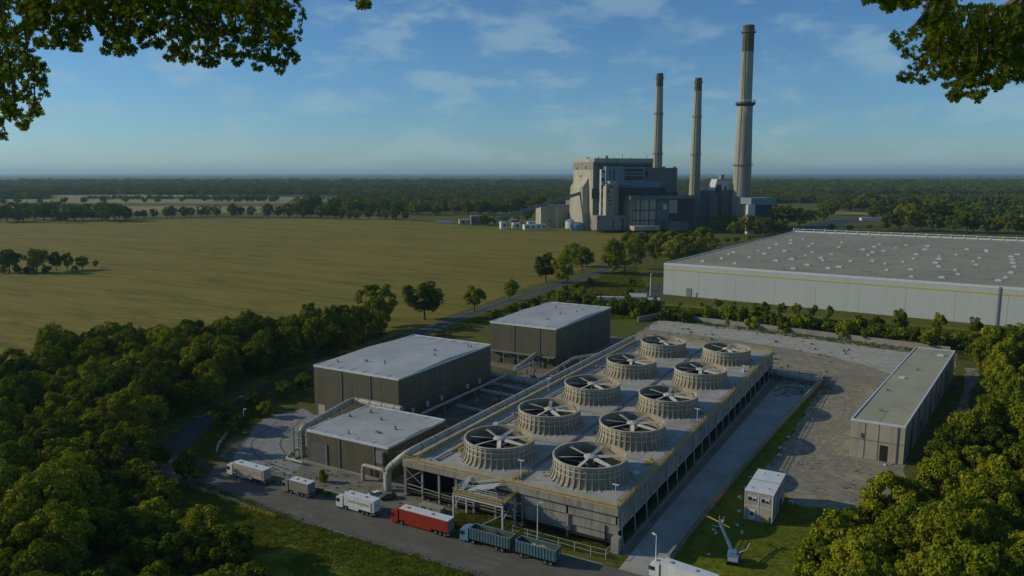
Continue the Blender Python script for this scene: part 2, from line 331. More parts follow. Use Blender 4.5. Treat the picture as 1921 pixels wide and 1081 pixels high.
sheet('footpath', rough(ccw([P(1812, 690), P(1832, 692), P(1838, 712), P(1818, 740), P(1815, 770), P(1790, 820), P(1765, 850), P(1745, 850), P(1780, 800), P(1800, 755), P(1808, 730)]), 2.5, .35, 7), .012, M['dirt'])
sheet('access_road', ccw([P(1150, 556), P(1185, 545), P(1245, 533), P(1262, 540), P(1236, 556), P(1200, 566), P(1100, 590)]), .016, M['asphalt_dark'])
sheet('access_road', ccw([P(1500, 424), P(1560, 412), P(1660, 405), P(1690, 408), P(1600, 418), P(1540, 434)]), .016, M['asphalt_dark'])
TR = ground_mat('rutted_dirt', [(.21, .195, .145), (.26, .235, .17), (.18, .17, .13)], [.1, .6], .1)
for i, pl in enumerate(([(-36, 308), (-24, 290), (-16, 262), (-19, 232)], [(-34, 310), (-20, 290), (-12.5, 262), (-22, 225), (-30, 205)], [(-60, 345), (-35, 335), (-18, 305), (-21, 262), (-27, 225)], [(-110, 370), (-70, 352), (-40, 344), (-12, 322)], [(-118, 352), (-75, 338), (-36, 330), (-14, 300)],
    [(-31, 250), (-25, 228), (-14, 214), (-6, 212)], [(-33, 240), (-28, 216), (-16, 205), (-6, 206)], [(-34, 225), (-28, 205), (-16, 197), (-7, 199)], [(-29, 300), (-25, 270), (-28, 240), (-31, 215)])):
    strip('wheel_rut', pl, .55, .019 + .001 * i, TR); strip('wheel_rut', pl, .45, .0195 + .001 * i, TR, off=2.2)
for i, pl in enumerate(([(-184, 170), (-176, 152), (-162, 143.5), (-150, 142)], [(-180, 178), (-170, 158), (-160, 150), (-152, 147)], [(-170, 178), (-164, 160), (-158, 156)])): strip('wheel_rut', pl, .5, .026 + .001 * i, M['track'])
# grass slope with hummocks below the truck road
def hummocks():
    nx, ny = 150, 70; X = np.linspace(-190, -48, nx); Y = np.linspace(52, 119.5, ny)
    gx, gy = np.meshgrid(X, Y); z = np.zeros_like(gx)
    for k in range(160):
        cx, cy, s, h = rng.uniform(-190, -48), rng.uniform(50, 112), rng.uniform(1.5, 5), rng.uniform(.15, .8)
        z += h * np.exp(-((gx - cx) ** 2 + (gy - cy) ** 2) / s ** 2)
    z *= np.clip((119.5 - gy) / 7, 0, 1); z += .03
    V = np.stack([gx, gy, z], -1).reshape(-1, 3); i = np.arange(nx * ny).reshape(ny, nx)
    F = np.stack([i[:-1, :-1], i[:-1, 1:], i[1:, 1:], i[1:, :-1]], -1).reshape(-1, 4)
    me = np_mesh('grass_bank', V, F, M['verge'])
    for p in me.polygons: p.use_smooth = True
    o = bpy.data.objects.new('grass_bank', me); COL.objects.link(o); o['kind'] = 'structure'
hummocks()
# kerb stones along the truck road
for (x0, x1) in ((-150, -114), (-93, -56)):
    o = MB().box(x0, x1, 136.9, 137.15, .0, .14).build('kerb', M['concrete']); o['kind'] = 'structure'

# ---------------------------------------------------------------- cooling tower with ten fans
X0, X1, Y0, Y1, ZD = -112.9, -55.8, 143.7, 308.5, 9.6
tw = empty('cooling_tower', (X0, Y0, 0), 0, 'long low concrete cooling tower with ten big fan stacks on its deck', 'cooling tower')
W_, D_ = X1 - X0, Y1 - Y0                      # local frame: x to the right front edge, y to the back
FX = (19.4, 44.2); FY = (14.5, 42.3, 72.4, 106.8, 142.0)
FR = 8.5
def deck_mesh():
    # deck slab with a round opening at every fan
    m = MB(); seg = 32
    cells_x = [(0, (FX[0] + FX[1]) / 2, FX[0]), ((FX[0] + FX[1]) / 2, W_, FX[1])]
    ys = [0] + [(FY[i] + FY[i + 1]) / 2 for i in range(4)] + [FY[-1] + 15]
    for (a, b, cx) in cells_x:
        for j, cy in enumerate(FY):
            c, d = ys[j], ys[j + 1]; vs = []; fs = []
            for k in range(seg):
                an = 2 * math.pi * k / seg; ca, sa = math.cos(an), math.sin(an)
                vs.append((cx + (FR - .3) * ca, cy + (FR - .3) * sa, ZD))
                tx = ((b - cx) / ca if ca > 1e-6 else (a - cx) / ca if ca < -1e-6 else 1e9); ty = ((d - cy) / sa if sa > 1e-6 else (c - cy) / sa if sa < -1e-6 else 1e9)
                tt = min(tx, ty); vs.append((cx + tt * ca, cy + tt * sa, ZD))
            for k in range(seg):
                k2 = (k + 1) % seg; fs.append((2 * k, 2 * k + 1, 2 * k2 + 1, 2 * k2))
            m.add(vs, fs)
            for (qx, qy) in ((a, c), (b, c), (b, d), (a, d)):      # corner fill
                an = math.atan2(qy - cy, qx - cx) % (2 * math.pi); k = int(an / (2 * math.pi) * seg); k2 = (k + 1) % seg
                m.add([(vs[2 * k + 1]), (qx, qy, ZD), (vs[2 * k2 + 1])], [(0, 1, 2)])
    m.add([(0, ys[-1], ZD), (W_, ys[-1], ZD), (W_, D_, ZD), (0, D_, ZD)], [(0, 1, 2, 3)])
    return m
deck_mesh().build('deck', M['deck'], tw)
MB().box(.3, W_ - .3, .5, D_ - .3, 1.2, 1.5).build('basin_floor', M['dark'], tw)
# front: deep edge beam, open bay on the left, panelled wall on the right
MB().box(0, W_, -.05, .45, 7.9, ZD - .01).build('front_beam', M['fascia'], tw)
m = MB()
for (z0, z1, o_) in ((5.6, 7.75, .5), (3.2, 5.45, .85), (.9, 3.05, 1.2)): m.box(34, W_ - .1, o_, o_ + .2, z0, z1)
m.build('front_wall', M['fascia'], tw)
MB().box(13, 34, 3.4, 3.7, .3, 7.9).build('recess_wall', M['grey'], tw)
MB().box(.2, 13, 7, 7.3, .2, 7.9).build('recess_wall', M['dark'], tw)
for i, x in enumerate((.4, 5.5, 10.5, 15.5, 20.5, 26.5, 33.6, 45, W_ - .4)):
    MB().box(x - .25, x + .25, .5, .95, 0, 7.9).build('column', M['concrete'], tw)
m = MB()
for a, b in (((.6, .3, 7.4), (5.3, .3, 4.2)), ((5.3, .3, 7.4), (.6, .3, 4.2))): m.bar(a, b, .18)
m.tube([(.6, .7, 3.2), (5.5, .7, 3.0), (12, .7, 2.6), (33, .7, 2.2)], .13, 6); m.tube([(.6, .7, 2.2), (33, .7, 1.4)], .1, 6)
m.build('bracing', M['concrete'], tw)
# right long side
MB().box(W_ - .25, W_, .45, D_, 4.9, ZD - .01).build('side_fascia', M['fascia'], tw)
MB().box(W_ - .1, W_ + .22, .45, D_, 4.55, 4.9).build('side_ledge', M['rib'], tw)
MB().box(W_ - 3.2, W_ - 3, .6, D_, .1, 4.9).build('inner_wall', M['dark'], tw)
MB().box(W_ + .6, W_ + 1.0, 1, D_, 0, .45).build('basin_kerb', M['concrete'], tw)
for i in range(22):
    y = 2 + i * (D_ - 4) / 21
    m = MB().box(W_ + .003, W_ + .33, y - .16, y + .16, 4.0, ZD - .5); m.bar((W_ + .2, y, 4.2), (W_ + .55, y, .2), .2)
    if i % 3 == 0: m.bar((W_ + .2, y, 4.3), (W_ - 1.5, y + 4, .6), .15)
    m.build('side_post', M['rib'], tw)
MB().box(W_ - 1.0, W_ + .7, -1.2, .6, 0, 3.4).build('corner_pier', M['concrete'], tw)
for i in range(14):
    y = 4 + i * 11.3; MB().tube([(W_ + .25, y, 8.6), (W_ + .3, y + 2.5, 8.7), (W_ + .45, y + 4.4, 7.4), (W_ + .5, y + 4.6, 4.9)], .07, 5).build('cable_conduit', M['steel'], tw)
# left side wall
MB().box(0, .3, .45, D_, .2, ZD - .01).build('side_fascia', M['fascia'], tw)
MB().box(0, W_, D_ - .3, D_, .2, ZD - .01).build('back_wall', M['fascia'], tw)
def rail(m, a, b, h=1.15, step=3.2, w=.115):
    a = Vector(a); b = Vector(b); n = max(1, round((b - a).length / step)); up = Vector((0, 0, 1))
    for i in range(n + 1):
        p = a.lerp(b, i / n); m.bar(p, p + up * h, w * 1.1)
    for k in (.55, 1.0): m.bar(a + up * h * k, b + up * h * k, w)
    m.bar(a + up * .12, b + up * .12, .04, .2)
for (a, b) in (((.15, .1, ZD), (W_ - .1, .1, ZD)), ((W_ - .12, .1, ZD), (W_ - .12, D_ - .2, ZD)), ((3.4, 1.5, ZD), (3.4, D_ - .2, ZD)), ((3.4, D_ - .2, ZD), (W_ - .12, D_ - .2, ZD))):
    m = MB(); rail(m, a, b); m.build('guard_rail', M['yellow'], tw)
# cross beams on deck between the fans (raised ribs and cable trays)
for i in range(4):
    y = (FY[i] + FY[i + 1]) / 2
    m = MB().box(4.5, W_ - 1, y - .25, y + .25, ZD, ZD + .18); m.box(31.4, 31.8, y - 8, y + 8, ZD + .003, ZD + .3)
    m.build('deck_upstand', M['concrete'], tw)
# fans
def fan(cx, cy, nb, ph):
    seg = 72; h = 4.9
    prof = [(FR + 1.0, 0.02), (FR + .7, .3), (FR + .4, .9), (FR + .2, 1.8), (FR + .1, 3.0), (FR + .1, h), (FR - .12, h), (FR - .15, 3.2), (FR - .2, 1.4), (FR - .25, -.8)]
    c = MB().lathe([(r, z) for r, z in prof[::-1]], seg).build('fan_stack', M['stack'], tw, (cx, cy, ZD))
    for p in c.data.polygons: p.use_smooth = True
    m = MB()
    for k in range(40):
        an = 2 * math.pi * k / 40; ca, sa = math.cos(an), math.sin(an); tx, ty = -sa * .075, ca * .075
        pr = [(FR + 1.5, .02), (FR + 1.05, .42), (FR + .68, 1.1), (FR + .42, 2.1), (FR + .3, 3.3), (FR + .27, h - .1)]
        inn = [(FR + 1.0, 0.02), (FR + .7, .3), (FR + .4, .9), (FR + .2, 1.8), (FR + .1, 3.0), (FR + .1, h - .1)]
        vs = []
        for (r, z), (r2, z2) in zip(pr, inn):
            vs += [(r * ca - tx, r * sa - ty, z), (r * ca + tx, r * sa + ty, z), (r2 * ca + tx, r2 * sa + ty, z2), (r2 * ca - tx, r2 * sa - ty, z2)]
        fs = []
        for i in range(5):
            a_, b_ = 4 * i, 4 * i + 4; fs += [(a_, a_ + 1, b_ + 1, b_), (a_ + 1, a_ + 2, b_ + 2, b_ + 1), (a_ + 3, a_, b_, b_ + 3)]
        fs.append((20, 21, 22, 23)); m.add(vs, fs)
        if k % 2 == 0: m.box(ca * (FR + 1.7) - .3, ca * (FR + 1.7) + .3, sa * (FR + 1.7) - .3, sa * (FR + 1.7) + .3, .01, .16)
    m.build('stack_rib_cage', M['rib'], c)
    m = MB()
    for z, r, t in ((h - .12, FR + .1, .3), (3.5, FR + .08, .2), (2.2, FR + .16, .18), (4.3, FR + .08, .16)):
        m.lathe([(r, z - .08), (r + t, z - .08), (r + t, z + .13), (r, z + .13)], seg, closed=True)
    m.build('stack_hoop', M['rib'], c)
    MB().lathe([(0, 3.95), (1.25, 3.95), (1.5, 4.1), (1.5, 4.5), (1.1, 4.7), (.4, 4.8), (.3, 4.95), (0, 4.95)], 28).build('fan_hub', M['blade'], c, smooth=False)
    for k in range(nb):
        an = ph + 2 * math.pi * k / nb; mb = MB(); sec = [(1.2, .32, .25), (2.2, .48, .34), (4.5, .52, .26), (FR - .7, .46, .14)]; vs = []
        for (r, hw, tw_) in sec:
            for (u, w2) in ((-hw, .05), (hw, .05), (hw, -.05), (-hw, -.05)):
                y = u * math.cos(tw_); z = 4.3 + w2 + u * math.sin(tw_); vs.append((r * math.cos(an) - y * math.sin(an), r * math.sin(an) + y * math.cos(an), z))
        fs = [(0, 1, 2, 3), (15, 14, 13, 12)]
        for i in range(3):
            for j in range(4): fs.append((4 * i + j, 4 * i + 4 + j, 4 * i + 4 + (j + 1) % 4, 4 * i + (j + 1) % 4))
        mb.add(vs, fs).build('fan_blade', M['blade'], c)
    MB().lathe([(0, 1.75), (FR - .2, 1.75), (FR - .2, 1.6), (0, 1.6)], 40).build('eliminator_floor', M['dark'], c)  # drift eliminators, coloured near black to paint the shade inside the stack
    m = MB().box(-FR + .3, FR - .3, -.2, .2, 2.2, 2.5); m.box(-.2, .2, -FR + .3, FR - .3, 1.9, 2.19); m.tube([(0, 0, 1.2), (0, 0, 3.94)], .7, 12)
    m.build('gearbox_beam', M['steel'], c)
k = 0
for cy in FY:
    for cx in FX:
        k += 1; fan(cx, cy, 6 if k in (2, 5, 9) else 7, [.35, .02, .7, .2, .9, .5, .15, 1.0, .6, .4][k - 1] - YAW)
# steps over the deck upstands, small boxes, two deck lamps
for (x, y) in ((8.8, 13), (31, 5), (31.8, 22), (31.8, 57), (32, 89), (32, 124), (7.9, 27), (54.6, 28)):
    m = MB(); rail(m, (x - .8, y - 3, ZD), (x - .8, y + 3, ZD), 1.0, 1.2, .09); m.box(x - .7, x + .3, y - 1.2, y + 1.2, ZD + .01, ZD + .35)
    m.build('step_over', M['yellow'], tw)
rs = random.Random(5)
m = MB()
for i in range(70):
    x = rs.choice((rs.uniform(5, 9), rs.uniform(33.4, 35.8), rs.uniform(W_ - 2.5, W_ - .8))); y = rs.uniform(2, D_ - 3); s_ = rs.uniform(.15, .5)
    m.box(x, x + s_, y, y + s_ * rs.uniform(1, 2), ZD + .01, ZD + rs.uniform(.12, .5))
m.build('deck_junction_boxes', M['steel'], tw)['kind'] = 'stuff'
for (x, y) in ((31.6, 3.6), (W_ - 1.2, 1.4), (W_ - 1, 62), (5, 70), (W_ - 1, 118)):
    l = MB().tube([(x, y, ZD), (x, y, ZD + 4.6)], .09, 8).build('deck_lamp_post', M['lamp'], tw)
    MB().box(x - .75, x + .75, y - .16, y + .16, ZD + 4.6, ZD + 4.75).build('lamp_head', M['lamp'], l)

for x in (7.6, 31.0, 55.4):
    m = MB()
    for dx_ in (0, .45): m.tube([(x + dx_, 3, ZD + .35), (x + dx_, D_ - 4, ZD + .35)], .11, 6)
    for i in range(20): m.box(x - .1, x + .6, 4 + i * 8, 4.3 + i * 8, ZD + .004, ZD + .24)
    m.build('deck_pipe_run', M['steel'] if x < 50 else M['pipe'], tw)
rs = random.Random(77)
for i in range(16):
    x, y = rs.choice((5.6, 33.4, 53.9)) + rs.uniform(-.6, .6), rs.uniform(4, D_ - 6); MB().box(x, x + rs.uniform(.7, 1.6), y, y + rs.uniform(.7, 2), ZD + .004, ZD + rs.uniform(.3, 1.1)).build('deck_cabinet', M[rs.choice(('palemetal', 'grey', 'yellow', 'taupe'))], tw)
# access platform with stairs in front of the deck
pf = empty('access_platform', (-94, 137.6, 0), 0, 'steel stair platform with yellow rails on tall legs in front of the fan deck', 'platform')
MB().box(0, 13.5, 0, 6, 7.0, 7.25).build('platform_floor', M['steel'], pf)
for (x, y) in ((.2, .2), (13.3, .2), (13.3, 5.7), (.2, 5.7)): MB().box(x - .18, x + .18, y - .18, y + .18, 0, 7.0).build('leg', M['palemetal'], pf)
for a, b in (((.1, .1, 7.25), (13.4, .1, 7.25)), ((13.4, .1, 7.25), (13.4, 5.9, 7.25)), ((.1, .1, 7.25), (.1, 5.9, 7.25)), ((4.4, 2.6, 7.25), (10.5, 2.6, 7.25))):
    m = MB(); rail(m, a, b, 1.15, 1.4, .09); m.build('guard_rail', M['yellow'] if a[1] < 1 and b[0] > 5 or a[0] > 5 else M['palemetal'], pf)
m = MB()
for i in range(12): m.box(2.2 + i * .62, 2.2 + (i + 1) * .62, 3.0, 5.4, 7.3 + i * .19, 7.4 + i * .19)
m.bar((2.2, 2.9, 7.2), (9.7, 2.9, 9.5), .12, .35); m.bar((2.2, 5.5, 7.2), (9.7, 5.5, 9.5), .12, .35); m.build('stair_flight', M['palemetal'], pf)
m = MB()
for i in range(9): m.box(.4, 1.6, 2.2 + i * .5, 2.7 + i * .5, 7.3 + i * .25, 7.4 + i * .25)
for y in (2.6, 5.6): m.bar((2.2, y, 8.3), (9.7, y, 10.6), .09)
for x0 in (0, 13.1): m.bar((x0 + .2, .3, 3.5), (x0 + .2, 5.7, 6.8), .12)
m.bar((.3, .2, 6.7), (13.2, .2, 6.7), .2, .4); m.bar((6, .2, 0.1), (13.2, .2, 4.8), .1)
m.build('stair_bracing', M['palemetal'], pf)

# ---------------------------------------------------------------- simple industrial halls
def hall(name, x0, x1, y0, y1, h, wall, roofm, label, cat, ridge=.5, door=None, seg_roof=1, group=None):
    e = empty(name, (x0, y0, 0), 0, label, cat, group); w, d = x1 - x0, y1 - y0
    MB().add([(0, 0, 0), (w, 0, 0), (w, d, 0), (0, d, 0), (0, 0, h), (w, 0, h), (w, d, h), (0, d, h)], [(0, 1, 5, 4), (1, 2, 6, 5), (2, 3, 7, 6), (3, 0, 4, 7)]).build('wall', wall, e)
    rf = MB().add([(.12, .12, h + .02), (w - .12, .12, h + .02), (w - .12, d - .12, h + .02), (.12, d - .12, h + .02), (.12, d / 2, h + ridge), (w - .12, d / 2, h + ridge)],
             [(0, 1, 5, 4), (4, 5, 2, 3), (1, 2, 5), (0, 4, 3)]).build('roof', roofm, e)
    m = MB(); t = .32
    for b in ((-.06, w + .06, -.06, t, h - .35, h + .28), (-.06, w + .06, d - t, d + .06, h - .35, h + .28), (-.06, t, t + .003, d - t - .003, h - .35, h + .28), (w - t, w + .06, t + .003, d - t - .003, h - .35, h + .28)): m.box(*b)
    m.build('parapet', M['trim'], e)
    for k in range(1, int(w // 12) + 1): MB().box(k * 12 - .12, k * 12 + .12, -.22, -.003, .1, h - .4).build('downpipe', M['steel'], e)
    for k in range(1, int(d // 12)): MB().box(w + .003, w + .22, k * 12 - .12, k * 12 + .12, .1, h - .4).build('downpipe', M['steel'], e)
    m = MB()
    for k in range(1, int(w // 5)): m.box(k * w / int(w // 5) - .05, k * w / int(w // 5) + .05, .4, d - .4, h + .03, h + ridge * .12 + .08)
    m.build('roof_seams', M['roofseam'], rf)
    return e, rf, w, d
def roof_bits(rf, w, d, h, n, seed, ridge):
    rr = random.Random(seed)
    for i in range(n):
        x, y = rr.uniform(.1, .9) * w, rr.uniform(.1, .9) * d; s_ = rr.uniform(.18, .4); zz = h + .1 + ridge * (1 - abs(y - d / 2) / (d / 2)) * .9
        m = MB()
        if rr.random() < .6: m.tube([(x, y, zz - .2), (x, y, zz + rr.uniform(.7, 1.3))], s_ * .7, 8); m.box(x - s_, x + s_, y - s_, y + s_, zz - .2, zz + .14)
        else: m.box(x - s_ * 2, x + s_ * 1.4, y - s_, y + s_, zz - .2, zz + rr.uniform(.4, .8))
        m.build('roof_vent', M['steel'], rf)
e, rf, w, d = hall('industrial_shed', -150.2, -121.7, 148.8, 175, 9.2, M['wallA'], M['roof'], 'smallest olive clad shed with pale flat roof nearest the parked trucks', 'shed')
roof_bits(rf, w, d, 9.2, 6, 1, .5)
dr = MB().box(1.6, 6.8, -.12, -.003, .1, 6.2).build('sliding_door', M['door'], e)
MB().box(6.9, 7.5, -.25, -.003, .1, 6.4).build('door_post', M['steel'], e)
MB().box(22.5, 25, -.15, -.003, .1, 2.8).build('side_door', M['dark'], e)
MB().box(25.2, 27.4, -.9, -.003, 5, 8).build('switch_cabinet', M['grey'], e)
m = MB().bar((w + .02, 3, 7), (w + 2, 5, 7.6), .12); m.bar((w + .02, 9, 6), (w + 1.6, 12, 7), .12); m.bar((w + .02, 16, 6.5), (w + 1.8, 18, 6.7), .3); m.build('wall_bracket', M['palemetal'], e)
MB().box(0, w, -.5, -.06, 0, .45).build('plinth', M['concrete'], e)
e, rf, w, d = hall('industrial_hall', -178.3, -143.2, 181.0, 236, 16.9, M['wallA'], M['roof'], 'middle and tallest olive clad hall with wide pale roof, behind the small shed', 'hall', .9)
roof_bits(rf, w, d, 16.9, 7, 2, .9)
MB().box(1.5, 4.5, -.1, -.003, 0, 4).build('lower_panel', M['cream'], e)
MB().box(w + .003, w + .25, 2, d - 2, 8.1, 8.3).build('wall_ledge', M['steel'], e)
for y in (6, 14, 22, 38, 46): MB().box(w + .003, w + .6, y, y + 1.2, 4.4, 6).build('wall_unit', M['palemetal'], e)
MB().box(w + .003, w + .15, 28, 33, 0, 5).build('roller_door', M['door'], e)
e, rf, w, d = hall('industrial_hall', -166, -134.5, 273, 331, 17, M['wallA'], M['roof'], 'farthest olive clad hall with pale roof, beside the back fan stacks', 'hall', .8)
roof_bits(rf, w, d, 17, 5, 6, .8)
MB().box(w + .003, w + .15, 10, 15, 0, 5).build('roller_door', M['door'], e)
m = MB().box(-.01, w, -2.2, -.05, 5.0, 5.3)
for x in (1, 8, 15, 22, 29): m.box(x - .2, x + .2, -2.1, -1.7, 0, 5)
for x in (1, 8, 15, 22): m.bar((x, -1.9, 5), (x + 7, -1.9, 2.5), .15)
m.build('canopy_frame', M['steel'], e)
# warehouse arm at the right, pale end wall and shaded long side
e, rf, w, d = hall('end_warehouse', -19.2, -5.4, 228.6, 339, 10.8, M['wallD'], M['roofD'], 'narrow tan roofed warehouse with beige end wall beside the dirt yard', 'warehouse', .15)
MB().box(-.03, w + .03, -.06, -.003, 5.4, 5.6).build('wall_ledge', M['steel'], e)
for x in (3.7, 7.2): MB().box(x, x + .12, -.08, -.003, 0, 10.4).build('downpipe', M['steel'], e)
MB().box(2.7, 3.1, -.35, -.07, 6.0, 7.4).build('wall_lamp', M['steel'], e)
MB().box(7.8, 9.8, -.06, -.003, 0, 4.6).build('doorway', M['dark'], e)
for y, hh in ((10, 6.5), (28, 5), (47, 6), (66, 4), (88, 7)): MB().box(w + .003, w + .12, y, y + 3.4, 0, hh).build('side_door', M['door'], e)
for (x, y, s_) in ((5, 12, .5), (3, 55, .9), (9, 98, 1.1), (6, 70, .5), (2.5, 36, .5)):
    MB().box(x, x + s_ * 2, y, y + s_, 10.7, 11.5).build('roof_vent', M['trim'] if s_ > .6 else M['steel'], rf)
for o_ in [c_ for c_ in e.children] + [g_ for c_ in e.children for g_ in c_.children]:      # the shed is not square: its sides lean to the right
    for v_ in o_.data.vertices: v_.co.x += v_.co.y * .112
m = MB().tube([(-.8, -2.6, .2), (-1.6, -1.6, .2), (.3, -1.0, .2), (.3, -.2, .2), (.3, -.2, 1.2)], .13, 6)
setup(m.build('ground_pipe', M['palemetal'], None, (-8.5, 227.5, 0)), 'bent pale pipe on the dirt at the foot of the beige end wall', 'pipe')

# big white warehouse
Wc = [P(1244, 552), P(1871, 611)]; dx = Vector((Wc[1][0] - Wc[0][0], Wc[1][1] - Wc[0][1])); wang = math.atan2(dx.y, dx.x)
wh = empty('distribution_warehouse', (Wc[0][0], Wc[0][1], 0), wang, 'huge white warehouse with flat tan roof dotted with skylights', 'warehouse')
WL, WD, WH = 330, 333, 20.5
MB().add([(0, 0, 0), (WL, 0, 0), (WL, WD, 0), (0, WD, 0), (0, 0, WH), (WL, 0, WH), (WL, WD, WH), (0, WD, WH)], [(0, 1, 5, 4), (1, 2, 6, 5), (2, 3, 7, 6), (3, 0, 4, 7)]).build('wall', M['bigwall'], wh)
rf = MB().add([(.3, .3, WH - .1), (WL - .3, .3, WH - .1), (WL - .3, WD - .3, WH - .1), (.3, WD - .3, WH - .1)], [(0, 1, 2, 3)]).build('roof', M['bigroof'], wh)
m = MB()
for b in ((-.1, WL + .1, -.1, .9, WH - .8, WH + .5), (-.1, .5, .903, WD - .9, WH - .8, WH + .5)): m.box(*b)
m.build('parapet', M['trim'], wh)
m = MB().box(-.1, WL, WD - .8, WD, WH - .3, WH + 1.2)
for i in range(34): m.box(i * 10 - .2, i * 10 + .5, WD - 1.2, WD - .85, WH, WH + 3.4)
m.box(-.1, WL, WD - 1.6, WD - 1.25, WH + 2.6, WH + 3.1)
m.build('back_screen', M['trim'], wh)
MB().box(-.2, WL, -.16, -.103, WH - 4.0, WH - 3.35).build('yellow_stripe', M['stripe'], wh)
for i in range(1, 9): MB().box(i * 24 - .08, i * 24 + .08, -.06, -.003, 0, WH - 4.2).build('panel_joint', M['bigwall'], wh)
MB().box(187.5, 188.3, -.5, -.17, 0, WH + .2).build('downpipe', M['grey'], wh)
MB().box(16, 19.5, -.3, -.003, 0, 5.5).build('roller_door', M['grey'], wh)
rs = random.Random(11); n = 0
for j in range(12):
    for i in range(13):
        x = 18 + i * 21 + j * 1.3 + rs.uniform(-6.5, 6.5); y = 24 + j * 25 + rs.uniform(-8, 8)
        if x > 300 or n >= 98 or x > 205 + y * .75 or rs.random() < .16: continue
        n += 1; s_ = rs.uniform(.4, .95)
        mm = MB().box(x - 2.1 * s_, x + 2.1 * s_, y - 1.5 * s_, y + 1.5 * s_, WH - .1, WH + .45)
        mm.add([(x - 1.9 * s_, y - 1.3 * s_, WH + .45), (x + 1.9 * s_, y - 1.3 * s_, WH + .45), (x + 1.9 * s_, y + 1.3 * s_, WH + .45), (x - 1.9 * s_, y + 1.3 * s_, WH + .45),
                (x - 1.3 * s_, y - .8 * s_, WH + 1.1), (x + 1.3 * s_, y - .8 * s_, WH + 1.1), (x + 1.3 * s_, y + .8 * s_, WH + 1.1), (x - 1.3 * s_, y + .8 * s_, WH + 1.1)],
               [(0, 1, 5, 4), (1, 2, 6, 5), (2, 3, 7, 6), (3, 0, 4, 7), (4, 5, 6, 7)])
        mm.build('skylight', M['skylight'], wh)
m = MB()
for i in range(220):
    x, y = rs.uniform(5, 300), rs.uniform(5, 325); s_ = rs.uniform(.3, .8); m.box(x, x + s_ * rs.uniform(1, 3), y, y + s_, WH - .12, WH + rs.uniform(.3, 1.1))
m.build('roof_vents_and_ducts', M['grey'], wh)['kind'] = 'stuff'

# walls and fences round the yards
def wall(name, pts, th, h, m, label, cat='wall', group=None, cap=True):
    e = empty(name, (pts[0][0], pts[0][1], 0), 0, label, cat, group); mb = MB(); mc = MB()
    for a, b in zip(pts[:-1], pts[1:]):
        d_ = Vector((b[0] - a[0], b[1] - a[1])); n_ = Vector((-d_.y, d_.x)).normalized() * th / 2; o_ = Vector(pts[0][:2])
        q = [Vector(a[:2]) - o_ - n_, Vector(b[:2]) - o_ - n_, Vector(b[:2]) - o_ + n_, Vector(a[:2]) - o_ + n_]
        mb.prism([tuple(v) for v in q], 0, h); n2 = n_ * .2
        q = [q[0] - n2, q[1] - n2, q[2] + n2, q[3] + n2]; mc.prism([tuple(v) for v in q], h + .002, h + .14)
    mb.build('wall_panel', m, e)
    if cap: mc.build('coping', M['concrete'], e)
    return e
wall('retaining_wall', [(-44.7, 144.5), (-44.4, 174), (-40.9, 248.5), (-37, 309.1)], .45, 1.9, M['fascia'], 'long low concrete wall along the right edge of the service road')
wall('retaining_wall', [(-54.5, 311), (-37.0, 309.5)], .5, 2.0, M['fascia'], 'short concrete wall closing the far end of the service road')
wall('boundary_wall', [(-141, 386), (-134.5, 404.5), (-60, 396.5), (6, 387.5)], .5, 2.6, M['concrete'], 'low pale wall closing the back of the dirt yard')
def fence(name, pts, h, step, label, mt='palemetal', mesh=True):
    e = empty(name, (pts[0][0], pts[0][1], 0), 0, label, 'fence'); o_ = Vector((pts[0][0], pts[0][1], 0)); rl = MB()
    for a, b in zip(pts[:-1], pts[1:]):
        a = Vector((a[0], a[1], 0)) - o_; b = Vector((b[0], b[1], 0)) - o_; n_ = max(1, round((b - a).length / step))
        for i in range(n_):
            p = a.lerp(b, i / n_); MB().bar(p, p + Vector((0, 0, h)), .11).build('post', M[mt], e)
        for z in (h * .5, h * .97): rl.bar(a + Vector((0, 0, z)), b + Vector((0, 0, z)), .06)
    rl.build('rail', M[mt], e); return e
fence('post_and_rail_fence', [(-79, 139.4), (-60, 139.2), (-56.6, 139.3), (-56.4, 142.4)], 2.2, 3.6, 'pale post and rail fence on the grass in front of the panelled tower wall')
fence('roadside_fence', [(-167, 121.0), (-152, 120.2), (-141, 119.7)], 1.0, 1.8, 'low pale crash barrier on the kerb opposite the first white truck', 'steel')
fence('roadside_fence', [(-143, 119.2), (-131, 118.9)], 1.1, 1.6, 'short yellow topped rail on the grass edge below the grey truck', 'yellow')
fence('yard_fence', [(-187, 152), (-181, 144), (-176, 139)], 1.6, 2.2, 'pale fence curving round the left side of the concrete apron')
fence('yard_fence', [(-58, 321), (-40, 314), (-36, 311)], 1.6, 2.4, 'thin fence on the weedy strip behind the far end of the service road', 'steel')

